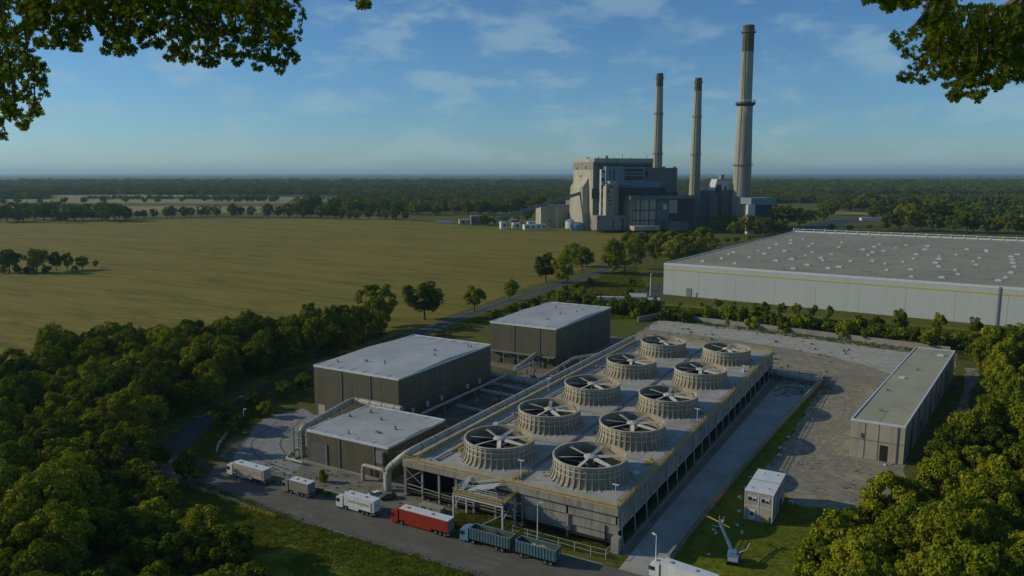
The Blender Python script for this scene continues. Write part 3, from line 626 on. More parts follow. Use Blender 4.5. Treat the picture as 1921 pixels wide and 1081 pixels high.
# ---------------------------------------------------------------- pipework
def pipe(name, pts, r, label, band=5.5, leg=None, m='pipe', seg=16):
    o_ = Vector(pts[0]); o_.z = 0; e = empty(name, o_, 0, label, 'pipe'); q = [Vector(p) - o_ for p in pts]
    pp = [q[0]]
    for i in range(1, len(q) - 1):               # rounded elbows
        a = (q[i - 1] - q[i]); b = (q[i + 1] - q[i]); rr = min(r * 2.2, a.length * .45, b.length * .45); A = q[i] + a.normalized() * rr; Bq = q[i] + b.normalized() * rr
        for t in (0, .25, .5, .75, 1): pp.append(A * (1 - t) ** 2 + q[i] * 2 * t * (1 - t) + Bq * t * t)
    pp.append(q[-1]); MB().tube(pp, r, seg).build('pipe_run', M[m], e, smooth=False)
    mb = MB()
    for a, b in zip(q[:-1], q[1:]):
        n_ = int((b - a).length / band); t = (b - a).normalized()
        for i in range(1, n_ + 1):
            p = a + t * (i - .5) * (b - a).length / n_ if n_ else a; mb.tube([p - t * .12, p + t * .12], r * 1.09, seg)
    if mb.v: mb.build('pipe_collar', M['pipedark'], e)
    if leg:
        for a, b in zip(q[:-1], q[1:]):
            if abs((b - a).normalized().z) > .5: continue
            n_ = max(1, int((b - a).length / leg))
            for i in range(n_):
                p = a.lerp(b, (i + .35) / n_)
                if p.z > r + .5: MB().box(p.x - .18, p.x + .18, p.y - .18, p.y + .18, 0, p.z - r).build('support_leg', M['concrete'], e)
    return e
pipe('header_pipe', [(-118.5, 144.6, .2), (-118.5, 144.6, 5.6), (-113.6, 144.6, 9.9), (-112.2, 147, 11.0), (-111.3, 300, 11.0)], .95, 'long fat pale pipe running up the left edge of the fan deck', 6)
pipe('return_pipe', [(-154.5, 151, .3), (-154.5, 151, 8.2), (-160, 179.2, 8.4), (-140.5, 179.0, 8.4)], 1.0, 'fat pipe on concrete legs between the small shed and the middle hall', 4, 9)
pipe('cross_pipe', [(-149, 243, 3.4), (-113.2, 240, 3.4)], 1.5, 'widest pale pipe lying between the middle hall and the deck', 4.5, 8)
pipe('cross_pipe', [(-146, 236.5, 1.0), (-146, 236.5, 2.2), (-113.2, 232, 2.2)], .8, 'lower thinner pipe just in front of the widest cross pipe', 5, 8)
pipe('transfer_pipe', [(-142, 252, 4.0), (-143, 272, 6.0)], .8, 'sloping pipe leading to the front of the farthest hall', 4, 7)
pipe('transfer_pipe', [(-126, 246, .2), (-126, 246, 5.0), (-124, 268, 7.4), (-114, 282, 8)], .6, 'thin pale pipe with a square bend beside the fan deck', 6, 8)
pipe('loop_pipe', [(-128.1, 146.4, 0), (-128.1, 146.4, 4.3), (-120.6, 146.2, 4.3), (-120.6, 146.2, 0)], .5, 'pale pipe bent like a gate at the corner of the small shed', 30)
pipe('ground_pipe', [(-152.2, 160, 1.9), (-157.5, 151, 1.4), (-156, 146.4, .8), (-149.5, 146.2, .8)], .35, 'thin cream pipe turning along the ground left of the small shed', 20, 4)
pipe('outfall_pipe', [(-55.7, 305, 2.2), (-37.6, 301.5, 2.2)], 1.5, 'fat beige pipe crossing the far end of the service road', 4.5)
pipe('rack_pipe', [(-138.5, 186, 5.2), (-138.5, 262, 5.2)], .45, 'middle sized pipe on legs running along the shaded side of the middle hall', 5, 9)
pipe('rack_pipe', [(-120.3, 178, 4.0), (-120.3, 290, 4.0)], .4, 'pipe on short legs running between the walkway and the halls', 5, 10)
pipe('cross_pipe', [(-138, 205, 3.0), (-114, 203, 3.0)], .55, 'thin cross pipe nearest the small shed', 5, 7)
pipe('cross_pipe', [(-138, 221, 4.2), (-114, 219, 4.2)], .7, 'cross pipe half way along the middle hall', 5, 7)
st = empty('pipe_support_frame', (-156.3, 149.6, 0), 0, 'open concrete frame with ladder holding the pipe left of the small shed', 'frame')
for (x, y) in ((0, 0), (3.2, 0), (0, 3.2), (3.2, 3.2)): MB().box(x - .22, x + .22, y - .22, y + .22, 0, 8.6).build('leg', M['concrete'], st)
m = MB()
for z in (3, 6, 8.3): m.bar((0, 0, z), (3.2, 0, z), .15); m.bar((0, 0, z), (0, 3.2, z), .15)
m.bar((-2.6, 0, 0), (-2.6, 0, 4.5), .12); m.bar((-2.6, 0, 4.5), (0, 0, 6), .12); m.bar((-2.6, 1.2, 0), (-2.6, 1.2, 4.5), .12); m.build('ladder_frame', M['rib'], st)
# walkway with yellow rails beside the deck
wk = empty('service_walkway', (-117, 170, 0), 0, 'raised walkway with yellow rails between the halls and the fan deck', 'walkway')
MB().box(0, 1.6, 0, 120, 6.6, 6.8).build('walkway_floor', M['steel'], wk)
for x in (0, 1.6):
    m = MB(); rail(m, (x, 0, 6.8), (x, 120, 6.8), 1.1, 3, .09); m.build('guard_rail', M['yellow'], wk)
m = MB()
for i in range(13): m.box(-.1, .1, i * 9.8, i * 9.8 + .25, 0, 6.6); m.box(1.5, 1.7, i * 9.8, i * 9.8 + .25, 0, 6.6)
m.build('walkway_legs', M['steel'], wk)
# machinery between hall and deck
rs = random.Random(8)
for i, (x, y, s_) in enumerate(((-131, 190, 1.6), (-127, 200, 1.2), (-133, 208, 2.0), (-126, 214, 1.4), (-132, 222, 1.8), (-136, 256, 1.5), (-130, 262, 1.2), (-121, 226, 1.3))):
    e = empty('pump_skid', (x, y, 0), 0, ['dull yellow pump set beside the middle hall, nearest the small shed', 'second small pump set from the shed, beside the deck', 'large pump set half way along the middle hall', 'small pump set close to the raised walkway', 'broad pump set near the far corner of the middle hall', 'pump set in front of the farthest hall', 'small pump set between cross pipe and farthest hall', 'pump set under the widest cross pipe'][i], 'pump', 'pump sets in the alley between halls and deck')
    MB().box(-s_, s_, -s_ * .6, s_ * .6, 0, .3).build('base', M['concrete'], e)
    MB().tube([(-s_ * .8, 0, .3 + s_ * .45), (s_ * .3, 0, .3 + s_ * .45)], s_ * .4, 12).build('motor', M['yellow'] if i % 2 == 0 else M['steel'], e)
    m = MB().tube([(s_ * .35, 0, .5), (s_ * .35, 0, s_ * 2.2), (s_ * .35, s_, s_ * 2.4)], s_ * .2, 10); m.box(s_ * .4, s_ * .9, -s_ * .3, s_ * .3, .3, s_); m.build('pump_casing', M['steel'], e)

# ---------------------------------------------------------------- two storey cabin
cb = empty('site_cabin', (-35.9, 172.9, 0), 0, 'two storey white container office standing on the grass', 'cabin')
cw, cd, ch = 6.3, 14.6, 7.0
MB().box(0, cw, 0, cd, .15, ch).build('wall', M['cream'], cb)
MB().box(-.15, cw + .15, -.15, cd + .15, ch + .002, ch + .14).build('roof', M['white'], cb)
m = MB()
for x in (-.04, cw / 2 - .12, cw - .16): m.box(x, x + .2, -.07, -.004, .1, ch)
for y in (0, cd / 2, cd - .2): m.box(cw + .004, cw + .07, y, y + .2, .1, ch)
for z in (3.5,): m.box(0, cw, -.05, -.004, z, z + .14); m.box(cw + .004, cw + .05, .2, cd - .2, z, z + .14)
m.build('corner_trim', M['white'], cb)
for (x, z, w_, h_) in ((.75, 4.9, 1.8, .95), (3.75, 4.9, 1.7, .95), (1.1, .35, 1.3, 2.3)):
    f_ = MB().box(x - .1, x + w_ + .1, -.1, -.006, z - .1, z + h_ + .1).build('window' if z > 1 else 'door', M['trim'], cb)
    if z > 1:
        g_ = MB(); g_.box(x, x + w_ * .48, -.115, -.103, z, z + h_ * .95); g_.box(x + w_ * .56, x + w_, -.115, -.103, z, z + h_ * .6); g_.build('pane', M['glass'], f_)
    else: MB().box(x + .25, x + 1.0, -.115, -.103, z + 1.0, z + 1.7).build('pane', M['glass'], f_)
MB().box(4.9, 5.6, -.3, -.006, .4, 1.8).build('meter_box', M['yellow'], cb)
for (y, z, w_, h_, mm) in ((2.2, 4.6, 1.5, 1.2, 'trim'), (8.2, 5.2, 1.0, .9, 'glass'), (1, .5, 3.2, .5, 'trim'), (9.6, .2, 1.1, 2.1, 'glass'), (12, .4, 2, 1.8, 'trim')):
    MB().box(cw + .006, cw + .09, y, y + w_, z, z + h_).build('side_panel' if mm == 'trim' else 'window', M[mm], cb)
for (x, y) in ((1.3, 2), (4.8, 3), (2, 12), (5, 12.5)): MB().tube([(x, y, ch + .13), (x, y, ch + .5)], .12, 8).build('roof_vent', M['steel'], cb)
MB().box(.1, cw - .1, cd / 2 - .08, cd / 2 + .08, ch + .142, ch + .22).build('roof_seam', M['grey'], cb)
MB().box(-.02, cw + .02, -.02, cd + .02, .0, .15).build('base_frame', M['steel'], cb)
ac = empty('condenser_unit', (-28.2, 186.4, 0), 0, 'small white box unit on the grass behind the container office', 'air conditioner')
MB().box(0, 1, 0, .5, .1, .9).build('casing', M['white'], ac); MB().lathe([(0, 0), (.3, 0), (.3, .04), (0, .04)], 12).build('grille', M['steel'], ac, (.5, -.04, .5)).rotation_euler = (math.pi / 2, 0, 0)

# ---------------------------------------------------------------- trucks (local: cab at -x, length along x)
def wheel(e, x, y, r=.5, name='wheel'):
    w_ = MB().tube([(0, -.16, 0), (0, .16, 0)], r, 18).build(name, M['rubber'], e, (x, y, r))
    MB().tube([(0, -.18, 0), (0, .18, 0)], r * .55, 12).build('rim', M['steel'], w_); return w_
def cab(e, paint, H=3.3, nd='glass'):
    hw = 1.24
    pr = [(0, .45), (-.0, 1.5), (.12, 2.9), (.45, H), (1.0, H + .35), (2.1, H + .35), (2.1, .45)]
    n_ = len(pr); MB().add([(x, -hw, z) for x, z in pr] + [(x, hw, z) for x, z in pr], [tuple(range(n_)), tuple(range(n_, 2 * n_))[::-1]] + [(i, n_ + i, n_ + (i + 1) % n_, (i + 1) % n_) for i in range(n_)][::1]).build('cab', M[paint], e)
    MB().add([(-.035, -1.05, 1.72), (-.035, 1.05, 1.72), (.09, 1.05, 2.7), (.09, -1.05, 2.7)], [(0, 1, 2, 3)]).add([(-.02, -1.05, 1.72), (-.02, 1.05, 1.72), (.1, 1.05, 2.7), (.1, -1.05, 2.7)], [(3, 2, 1, 0)]).build('windscreen', M[nd], e)
    for s_ in (-1, 1):
        MB().box(.35, 1.25, s_ * hw, s_ * (hw + .03), 1.75, 2.55).build('side_window', M[nd], e)
        MB().box(-.06, .0, s_ * 1.05 - .15, s_ * 1.05 + .15, .7, .95).build('headlight', M['lamp'], e)
        m = MB().box(.0, .12, s_ * (hw + .05), s_ * (hw + .3), 1.8, 2.6); m.bar((.06, s_ * hw, 2.5), (.06, s_ * (hw + .2), 2.5), .05); m.build('mirror', M['rubber'], e)
    MB().box(-.08, -.003, -1.2, 1.2, .38, .68).build('bumper', M['steel'], e)
    MB().box(-.06, -.003, -.8, .8, .95, 1.5).build('grille', M['door'], e)
def truck(loc, L_, paint, side, roofm, label, H=4.0, mark=None, name='articulated_truck', rz=0, low=True):
    e = empty(name, loc, rz, label, 'truck', 'trucks parked in a row along the road'); cab(e, paint, 3.1)
    x0, x1 = 2.55, L_
    MB().box(x0, x1, -1.25, 1.25, 1.15, H).build('trailer_box', M[side], e)
    MB().box(x0 - .03, x1 + .03, -1.28, 1.28, H + .002, H + .09).build('trailer_roof', M[roofm], e)
    MB().box(.3, x1 - .1, -.45, .45, .7, 1.1).build('chassis', M['rubber'], e)
    MB().box(x1 + .003, x1 + .07, -1.2, 1.2, 1.2, H - .05).build('rear_door', M[side if side != 'red' else 'grey'], e)
    MB().box(x1 - .35, x1 + .2, -1.15, 1.15, .55, .78).build('rear_bumper', M['steel'], e)
    for s_ in (-1, 1): MB().box(x1 + .2, x1 + .24, s_ * .95 - .12, s_ * .95 + .12, .58, .76).build('tail_light', M['redpaint'], e)
    MB().box(3.9, 3.9 + (x1 - 8.6 if x1 > 10 else 1.5), -1.2, -1.14, .55, 1.1).build('side_skirt', M[paint], e)
    for s_ in (-1, 1):
        for x in [.95, 3.1] + [x1 - 3.4 + k * 1.25 for k in range(3)]: wheel(e, x, s_ * 1.02)
    MB().box(x0 - .25, x0 - .03, -1.0, 1.0, 1.3, 3.0).build('cab_gap_panel', M['rubber'], e)
    MB().box(.9, 1.6, -.35, .35, 3.46, 3.56).build('roof_hatch', M['steel'], e)
    for (x, w_) in ((x0 + 1.5, .4), (x0 + (x1 - x0) * .62, .35)): MB().box(x, x + w_ * 1.6, -w_, w_, H + .092, H + .2).build('roof_hatch', M['grey'], e)
    if mark:
        m = MB(); rr = random.Random(int(L_ * 10)); a, b = x0 + 1.2, x1 - 1.6; k = a
        while k < b:                                      # faded illegible lettering band
            w_ = rr.uniform(.25, .6); zz = 2.55 - .45 * (k - a) / (b - a) * 0; hh = rr.uniform(.22, .42)
            m.add([(k, -1.256, zz - hh), (k + w_, -1.256, zz - hh * rr.uniform(.6, 1)), (k + w_ + .1, -1.256, zz + hh * rr.uniform(.5, 1)), (k + .1, -1.256, zz + hh)], [(0, 1, 2, 3)]); k += w_ + rr.uniform(.03, .14)
        m.build('side_lettering', M['smear'], e)
        m = MB()
        for q in range(4): y = -.5 + q * .28; m.add([(x1 + .075, y, 2.5 + .1 * q), (x1 + .075, y + .24, 2.45 + .12 * q), (x1 + .075, y + .3, 2.75 + .1 * q), (x1 + .075, y + .04, 2.85)], [(0, 1, 2, 3)])
        m.build('rear_emblem', M['smear'], e)
        MB().box(x1 - 1.0, x1 - .35, -1.262, -1.253, 1.3, H - .4).build('rear_side_panel', M['grey'], e)
    return e
RZ = R(0)
truck((-162.2, 132.4, .02), 14.0, 'white', 'cream', 'trailer' if False else 'white', 'white articulated truck with faded brown lettering, first in the row by the concrete apron', 3.9, 1)
truck((-141.3, 131.9, .02), 9.0, 'taupe', 'taupe', 'white', 'short taupe sided truck with pale roof, second from the left in the row', 3.7)
truck((-123.0, 131.7, .02), 11.7, 'white', 'white', 'white', 'white articulated truck with brown lettering band, just ahead of the red truck', 3.9, 1)
truck((-106.6, 132.0, .02), 16.0, 'redpaint', 'red', 'white', 'bright red articulated truck with pale roof', 3.9)
# bottom edge truck, only its roof in view
truck((-46.2, 138.3, .02), 13.5, 'white', 'white', 'white', 'white truck cut off by the bottom edge of the picture, at the service road end', 3.9, rz=R(-8))
def bin_box(e, x0, x1, H=3.6, zb=1.2):
    m = MB(); hw = 1.25; t = .08
    m.box(x0, x1, -hw, -hw + t, zb, H); m.box(x0, x1, hw - t, hw, zb, H); m.box(x0, x0 + t, -hw + t + .003, hw - t - .003, zb, H); m.box(x1 - t, x1, -hw + t + .003, hw - t - .003, zb, H); m.box(x0, x1, -hw + .1, hw - .1, zb, zb + .1)
    b_ = m.build('open_container', M['green'], e)
    m = MB(); x = x0 + .15
    while x < x1 - .1: m.box(x, x + .14, -hw - .09, -hw - .003, zb, H); m.box(x, x + .14, hw + .003, hw + .09, zb, H); x += .72
    m.box(x0 - .05, x1 + .05, -hw - .11, -hw + .02, H + .002, H + .12); m.box(x0 - .05, x1 + .05, hw - .02, hw + .11, H + .002, H + .12); m.box(x0 - .05, x0 + .1, -hw + .023, hw - .023, H + .002, H + .12); m.box(x1 - .1, x1 + .05, -hw + .023, hw - .023, H + .002, H + .12)
    m.build('container_ribs', M['blue'], b_)
    return b_
def heap(e, x0, x1, z, seed, m='rust', amp=.5):
    nx, ny = 26, 9; rr = np.random.default_rng(seed); X = np.linspace(x0 + .12, x1 - .12, nx); Y = np.linspace(-1.15, 1.15, ny); gx, gy = np.meshgrid(X, Y)
    zz = z + rr.uniform(-.25, .25, gx.shape) + amp * np.sin((gx - x0) * 1.3 + seed); V = np.stack([gx + rr.uniform(-.1, .1, gx.shape) * 0, gy, zz], -1).reshape(-1, 3); i = np.arange(nx * ny).reshape(ny, nx)
    F = np.stack([i[:-1, :-1], i[:-1, 1:], i[1:, 1:], i[1:, :-1]], -1).reshape(-1, 4); o = bpy.data.objects.new('scrap_load', np_mesh('scrap_load', V, F, M[m])); COL.objects.link(o); o.parent = e
e = empty('tipper_truck', (-87.6, 132.3, .02), 0, 'blue cab truck with open green container full of dark scrap', 'truck', 'trucks parked in a row along the road')
cab(e, 'blue', 3.0); b_ = bin_box(e, 2.5, 12.6); heap(b_, 2.5, 12.6, 2.9, 1, amp=.25); MB().box(.3, 12.4, -.45, .45, .7, 1.15).build('chassis', M['rubber'], e)
for s_ in (-1, 1):
    for x in (.95, 3.3, 9.2, 10.6): wheel(e, x, s_ * 1.02)
e = empty('drawbar_trailer', (-73.6, 132.3, .02), 0, 'blue and green open container trailer last in the truck row', 'trailer')
b_ = bin_box(e, 0, 9.4); heap(b_, 0, 9.4, 2.6, 2, 'fascia', .12); MB().box(.2, 9.2, -.45, .45, .7, 1.15).build('chassis', M['rubber'], e); MB().bar((0, 0, .9), (-1.8, 0, .8), .15).build('drawbar', M['steel'], e)
for s_ in (-1, 1):
    for x in (1.3, 6.9, 8.2): wheel(e, x, s_ * 1.02)
MB().box(9.41, 9.45, .15, .75, 2.2, 2.7).build('rear_emblem', M['yellow'], e)

# parked cars by the pipe
def car(loc, rz, paint, label):
    e = empty('parked_car', loc, rz, label, 'car', 'cars parked by the fan deck'); pr = [(-2.2, .35), (-2.2, .8), (-1.3, .98), (2.0, 1.0), (2.2, .75), (2.2, .35)]; n_ = len(pr)
    MB().add([(x, -.88, z) for x, z in pr] + [(x, .88, z) for x, z in pr], [tuple(range(n_)), tuple(range(n_, 2 * n_))[::-1]] + [(i, n_ + i, n_ + (i + 1) % n_, (i + 1) % n_) for i in range(n_)]).build('body', M[paint], e)
    MB().add([(-1.2, -.8, .99), (1.8, -.8, 1.0), (1.8, .8, 1.0), (-1.2, .8, .99), (-.5, -.66, 1.42), (1.2, -.66, 1.44), (1.2, .66, 1.44), (-.5, .66, 1.42)], [(0, 1, 5, 4), (1, 2, 6, 5), (2, 3, 7, 6), (3, 0, 4, 7)]).build('window_band', M['glass'], e)
    MB().box(-.48, 1.18, -.64, .64, 1.425, 1.47).build('roof', M[paint], e)
    for x in (-1.35, 1.35):
        for y in (-.8, .8): wheel(e, x, y, .33)
    for y in (-.6, .6): MB().box(-2.23, -2.2, y - .2, y + .2, .58, .74).build('headlight', M['lamp'], e)
    return e
car((-118.6, 139.6, .02), R(62), 'white', 'white car parked beside the bent end of the long pipe')
car((-115.4, 140.6, .02), R(50), 'door', 'dark car parked under the front corner of the fan deck')

# boom lift on the grass
bl = empty('boom_lift', (-33.2, 151.2, 0), R(100), 'blue boom lift with raised lattice arm on the grass by the wall', 'boom lift')
MB().box(-1.5, 1.5, -1.1, 1.1, .4, 1.0).build('chassis', M['rubber'], bl)
for x in (-1.1, 1.1):
    for y in (-1.15, 1.15): wheel(bl, x, y, .55)
m = MB().box(-1.9, .9, -1.2, 1.1, 1.02, 2.3); m.box(-1.2, .6, -.7, .7, 2.302, 2.7); m.box(.903, 1.7, -.3, 1.1, 1.02, 1.9); m.build('turntable', M['blue'], bl)
MB().box(-1.93, -1.91, -1, .9, 1.2, 2.1).build('counterweight_panel', M['palemetal'], bl)
m = MB(); a0 = Vector((.2, .3, 2.5)); a1 = Vector((6.6, 3.4, 5.4)); u = (a1 - a0).normalized(); sv = u.cross(Vector((0, 0, 1))).normalized() * .22; uv = sv.cross(u).normalized() * .22
for s1 in (-1, 1):
    for s2 in (-1, 1): m.bar(a0 + sv * s1 + uv * s2, a1 + sv * s1 * .5 + uv * s2 * .5, .09)
for i in range(14):
    p = a0.lerp(a1, i / 14); q = a0.lerp(a1, (i + 1) / 14); m.bar(p + sv - uv, q - sv + uv, .06); m.bar(p - sv - uv, q + sv - uv, .06); m.bar(p - sv + uv, q - sv - uv, .06)
m.build('lattice_boom', M['blue'], bl)
m = MB().box(6.4, 7.5, 2.6, 3.5, 5.5, 5.6); rail(m, (6.4, 2.6, 5.6), (7.5, 2.6, 5.6), .8, .6, .06); rail(m, (6.4, 3.5, 5.6), (7.5, 3.5, 5.6), .8, .6, .06); m.build('basket', M['palemetal'], bl)
m = MB().bar((8.2, 6.2, 5.6), (6.6, 3.4, 5.4), .16); m.bar((6.6, 3.4, 5.4), (5.6, 1.2, 4.9), .12); m.build('jib', M['yellow'], bl)
m = MB(); m.bar((-.4, -.8, 2.3), (.6, -2.6, 3.0), .14); m.bar((.6, -2.6, 3.0), (1.0, -3.2, 4.4), .1); m.build('rear_arm', M['palemetal'], bl)

# street lamp and other posts
def lamp(loc, h, arm, rz, label, group=None, t=.1):
    e = empty('street_lamp', loc, rz, label, 'street lamp', group); MB().tube([(0, 0, 0), (0, 0, h)], [t * 1.4, t * .8], 8).build('pole', M['lamp'], e)
    MB().bar((0, 0, h), (arm, 0, h + .1), .08).build('arm', M['lamp'], e); MB().box(arm - .7, arm + .3, -.17, .17, h + .02, h + .2).build('lamp_head', M['lamp'], e); return e
lamp((-45.9, 139.6, .02), 7.8, -.5, R(-30), 'tall pale lamp post at the near end of the low concrete wall')
lamp((-72.5, 138.9, 0), 9.0, .8, R(20), 'thin lamp post on the grass beside the last trailer')
lamp((-186, 158, 0), 7, .6, R(20), 'lamp post on the grass left of the concrete apron', None)
lamp((-176, 119, 0), 5, .5, 0, 'short pole at the left end of the truck road')
lamp(tuple(P(1220, 556)) + (0,), 15, 1, 0, 'pale lamp post by the access road at the white warehouse corner', None, .3)
# skip container and concrete blocks near the red truck
bk = empty('concrete_kiosk', (-102, 140.6, 0), 0, 'low concrete box with barred vents behind the red truck', 'kiosk')
MB().box(-3.2, 3.2, -1, 1, 0, 1.2).build('casing', M['concrete'], bk)
for x in (-2.2, -1.5, .2): MB().box(x, x + .4, -1.04, -1.003, .2, 1.0).build('vent', M['dark'], bk)
# pale litter on the grass strip
rs = random.Random(21)
for i in range(26):
    t = rs.random(); y = 160 + t * 130; x = -40.6 + (y - 174) * .05 + rs.uniform(.2, 4.2 if y > 200 else 5.5)
    if i > 20: x, y = rs.uniform(-40, -34), rs.uniform(146, 166)
    s_ = rs.uniform(.18, .42); m = MB().box(-s_, s_, -s_ * .6, s_ * .6, .0, s_ * .7); m.bar((-s_, 0, s_ * .7), (s_ * 1.3, s_ * .3, s_ * 1.1), s_ * .5)
    setup(m.build('scrap_block', M['trim'], None, (x, y, .01), rs.uniform(0, 3)), 'small pale rubble block right of the low wall', 'rubble', 'pale rubble blocks on the grass strip')
for (x, y, a_) in ((-40.4, 198, .4), (-41.4, 165.5, -.2)):
    setup(MB().tube([(0, 0, .2), (2.6, .6, .2), (3.4, -1.6, .2)], .16, 6).build('discarded_pipe', M['palemetal'], None, (x, y, 0), a_), 'bent pale pipe lying on the grass strip ' + ('farther from' if y > 180 else 'nearer to') + ' the camera', 'pipe')
# small debris on the yards
def scatter(name, n, fx, size, m, seed, label, cat):
    rr = random.Random(seed); mb = MB()
    for i in range(n):
        x, y = fx(rr); s_ = rr.uniform(*size); mb.box(x, x + s_ * rr.uniform(.6, 1.8), y, y + s_, .0, s_ * rr.uniform(.4, 1))
    setup(mb.build(name, M[m]), label, cat, None, 'stuff')
scatter('yard_debris', 150, lambda r: (r.uniform(-160, -100), r.uniform(138, 147.5)), (.08, .5), 'steel', 4, 'small dark odds and ends littering the stained hardstanding', 'debris')
scatter('yard_debris', 120, lambda r: (r.uniform(-128, -30), r.uniform(312, 392)), (.2, 1.0), 'rust', 5, 'dark clods scattered over the far dirt yard', 'debris')
scatter('yard_debris', 60, lambda r: (r.uniform(-33, -8), r.uniform(195, 226)), (.1, .5), 'steel', 6, 'small dark pieces on the gravel by the beige end wall', 'debris')

# ---------------------------------------------------------------- chimneys
def chimney(px, Y, ytop, rt, rb, rings, sootpx, label, collar=None, kink=None):
    x, y, zt = at(px, ytop, Y); e = empty('chimney', (x, y, 0), 0, label, 'chimney', 'tall chimneys of the power station')
    zs = lambda py: at(px, py, Y)[2]; zso = zs(sootpx)
    def rad(z):
        if kink and z > kink[0]: return rt + (kink[1] - rt) * (zt - z) / (zt - kink[0])
        if kink: return kink[2] + (rb - kink[2]) * (kink[0] - z) / kink[0]
        return rt + (rb - rt) * (zt - z) / zt
    lv = sorted(set([0, zso] + ([kink[0] - .1, kink[0] + .1] if kink else []) + [zso * k / 8 for k in range(1, 8)]))
    MB().lathe([(rad(z), z) for z in lv], 40).build('shaft', M['chim'], e, smooth=True)
    MB().lathe([(rad(zso) + .004, zso), (rad(zt), zt), (rad(zt) - 1, zt), (rad(zt) - 1, zt - 6), (0, zt - 6)], 40).build('sooty_top', M['chimtop'], e, smooth=False)
    for p_, w_ in rings:
        z = zs(p_); r = rad(z); m = MB().lathe([(r - .2, z - .5), (r + w_, z - .5), (r + w_, z), (r - .2, z)], 40, closed=True)
        for hh in (1.1, 2.0): m.lathe([(r + w_ - .12, z + hh - .12), (r + w_, z + hh - .12), (r + w_, z + hh), (r + w_ - .12, z + hh)], 40, closed=True)
        for k in range(24): a_ = 2 * math.pi * k / 24; m.box((r + w_ - .1) * math.cos(a_) - .1, (r + w_ - .1) * math.cos(a_) + .1, (r + w_ - .1) * math.sin(a_) - .1, (r + w_ - .1) * math.sin(a_) + .1, z, z + 2)
        m.build('gallery', M['steel'], e)
    if collar:
        z = zs(collar); r = rad(z - 1); m = MB().lathe([(r, z - 6), (r + 5.0, z - 2.4), (r + 5.0, z), (r - 2, z)], 40)
        m.build('collar', M['plantdark'], e); m = MB()
        for k in range(28): a_ = 2 * math.pi * k / 28; q = (r + 4.7) * math.cos(a_), (r + 4.7) * math.sin(a_); m.box(q[0] - .18, q[0] + .18, q[1] - .18, q[1] + .18, z, z + 3.4)
        for hh in (1.6, 3.3): m.lathe([(r + 4.6, z + hh - .4), (r + 4.85, z + hh - .4), (r + 4.85, z + hh), (r + 4.6, z + hh)], 40, closed=True)
        m.build('collar_railing', M['palemetal'], e)
    a_ = math.atan2(-y, -x) - .5; m = MB()
    m.add([(rad(z) * math.cos(a_ + s_ * .06) + .25 * math.cos(a_), rad(z) * math.sin(a_ + s_ * .06) + .25 * math.sin(a_), z) for z in (5, zt - 2) for s_ in (-1, 1)], [(0, 1, 3, 2)])
    m.bar((rad(5) * math.cos(a_), rad(5) * math.sin(a_), 5), ((rad(zt) + .4) * math.cos(a_), (rad(zt) + .4) * math.sin(a_), zt - 2), .5)
    m.build('ladder', M['steel'], e); return e
pxm = lambda Y: Y / 1440.0
chimney(1238, 1160, 138, 5.0, 8.6, ((147, 1.2), (214, 1.1), (289, 1.1)), 163, 'left one of the two slimmer chimneys, just behind the boiler house')
chimney(1310.5, 1180, 146.5, 5.2, 9.2, ((155, 1.2), (220, 1.1), (291, 1.1)), 171, 'right one of the two slimmer chimneys, standing clear of the boiler house')
zk = at(1401, 196, 1080)[2]
chimney(1405, 1080, 48, 7.6, 14.0, ((61, 2.2), (310, 2.2)), 98, 'tallest and thickest chimney, with a wide railed collar half way up', 193, (zk, 8.4, 9.9))

# ---------------------------------------------------------------- power station
class Fr:                                         # facade frame: origin on the ground, local x along the facade
    def __init__(s, px, py, ang):
        x, y = P(px, py); s.o = Vector((x, y, 0)); s.a = ang + YAW; s.c, s.s = math.cos(s.a), math.sin(s.a)
    def hit(s, px, py, yl=0.0):
        x, w, d = ray(px, py); gx, gy = g2p(x, w); ox, oy = -s.o.x, -s.o.y
        ly = lambda X, Y: -X * s.s + Y * s.c
        lx = lambda X, Y: X * s.c + Y * s.s
        k = (yl - ly(ox, oy)) / ly(gx, gy); return lx(ox + gx * k, oy + gy * k), HC + d * k
    def box(s, mb, xa, xb, yt, yb, y0, y1):       # pixel box on the plane local y=y0, running back to y1
        a, z1 = s.hit(xa, yt, y0); b, z0 = s.hit(xb, yb, y0); b2, _ = s.hit(xb, yt, y0); z0 = max(z0, 0)
        return mb.box(a, b2, y0, y1, z0, z1)
F = Fr(1113, 434, R(15))
ps = empty('power_station', F.o, F.a, 'huge pale concrete boiler house with stepped blocks below the chimneys', 'power station')
def part(name, mname, boxes):
    m = MB()
    for b in boxes: F.box(m, *b)
    return m.build(name, M[mname], ps)
zt = F.hit(1113, 297)[1]
def yl_for(px, py_=380):                           # local depth of the left face at screen x
    lo, hi = 0, 300
    for _ in range(40):
        mid = (lo + hi) / 2
        if F.hit(px, py_, mid)[0] > 0: hi = mid
        else: lo = mid
    return lo
DP = min(abs(yl_for(1075)), 150)
def lface(ya, yb, y0, y1):                          # z range of screen rows on the near edge
    return F.hit(1113, yb)[1], F.hit(1113, ya)[1]
xr = F.hit(1225, 300)[0]
zb, zt2 = lface(305, 434, 0, 0)
MB().box(0, xr, 0, DP, 0, F.hit(1113, 300)[1]).build('boiler_house', M['plantlit'], ps)
MB().box(-.4, xr + .5, -.4, DP + .4, F.hit(1113, 304)[1], zt).build('roof_band', M['plantlit'], ps)
MB().box(-.25, -.05, 1, DP, F.hit(1113, 318)[1], F.hit(1113, 304)[1] - .02).build('dark_cladding_band', M['taupe'], ps)
part('front_shade_cladding', 'plantgrey', [(1113, 1225, 304.5, 402, -.2, -.003)])  # dark sheet over the concrete; the front's shade is in its colour
part('front_band', 'plantdark', [(1122, 1224, 308.5, 313, -.6, -.21)])
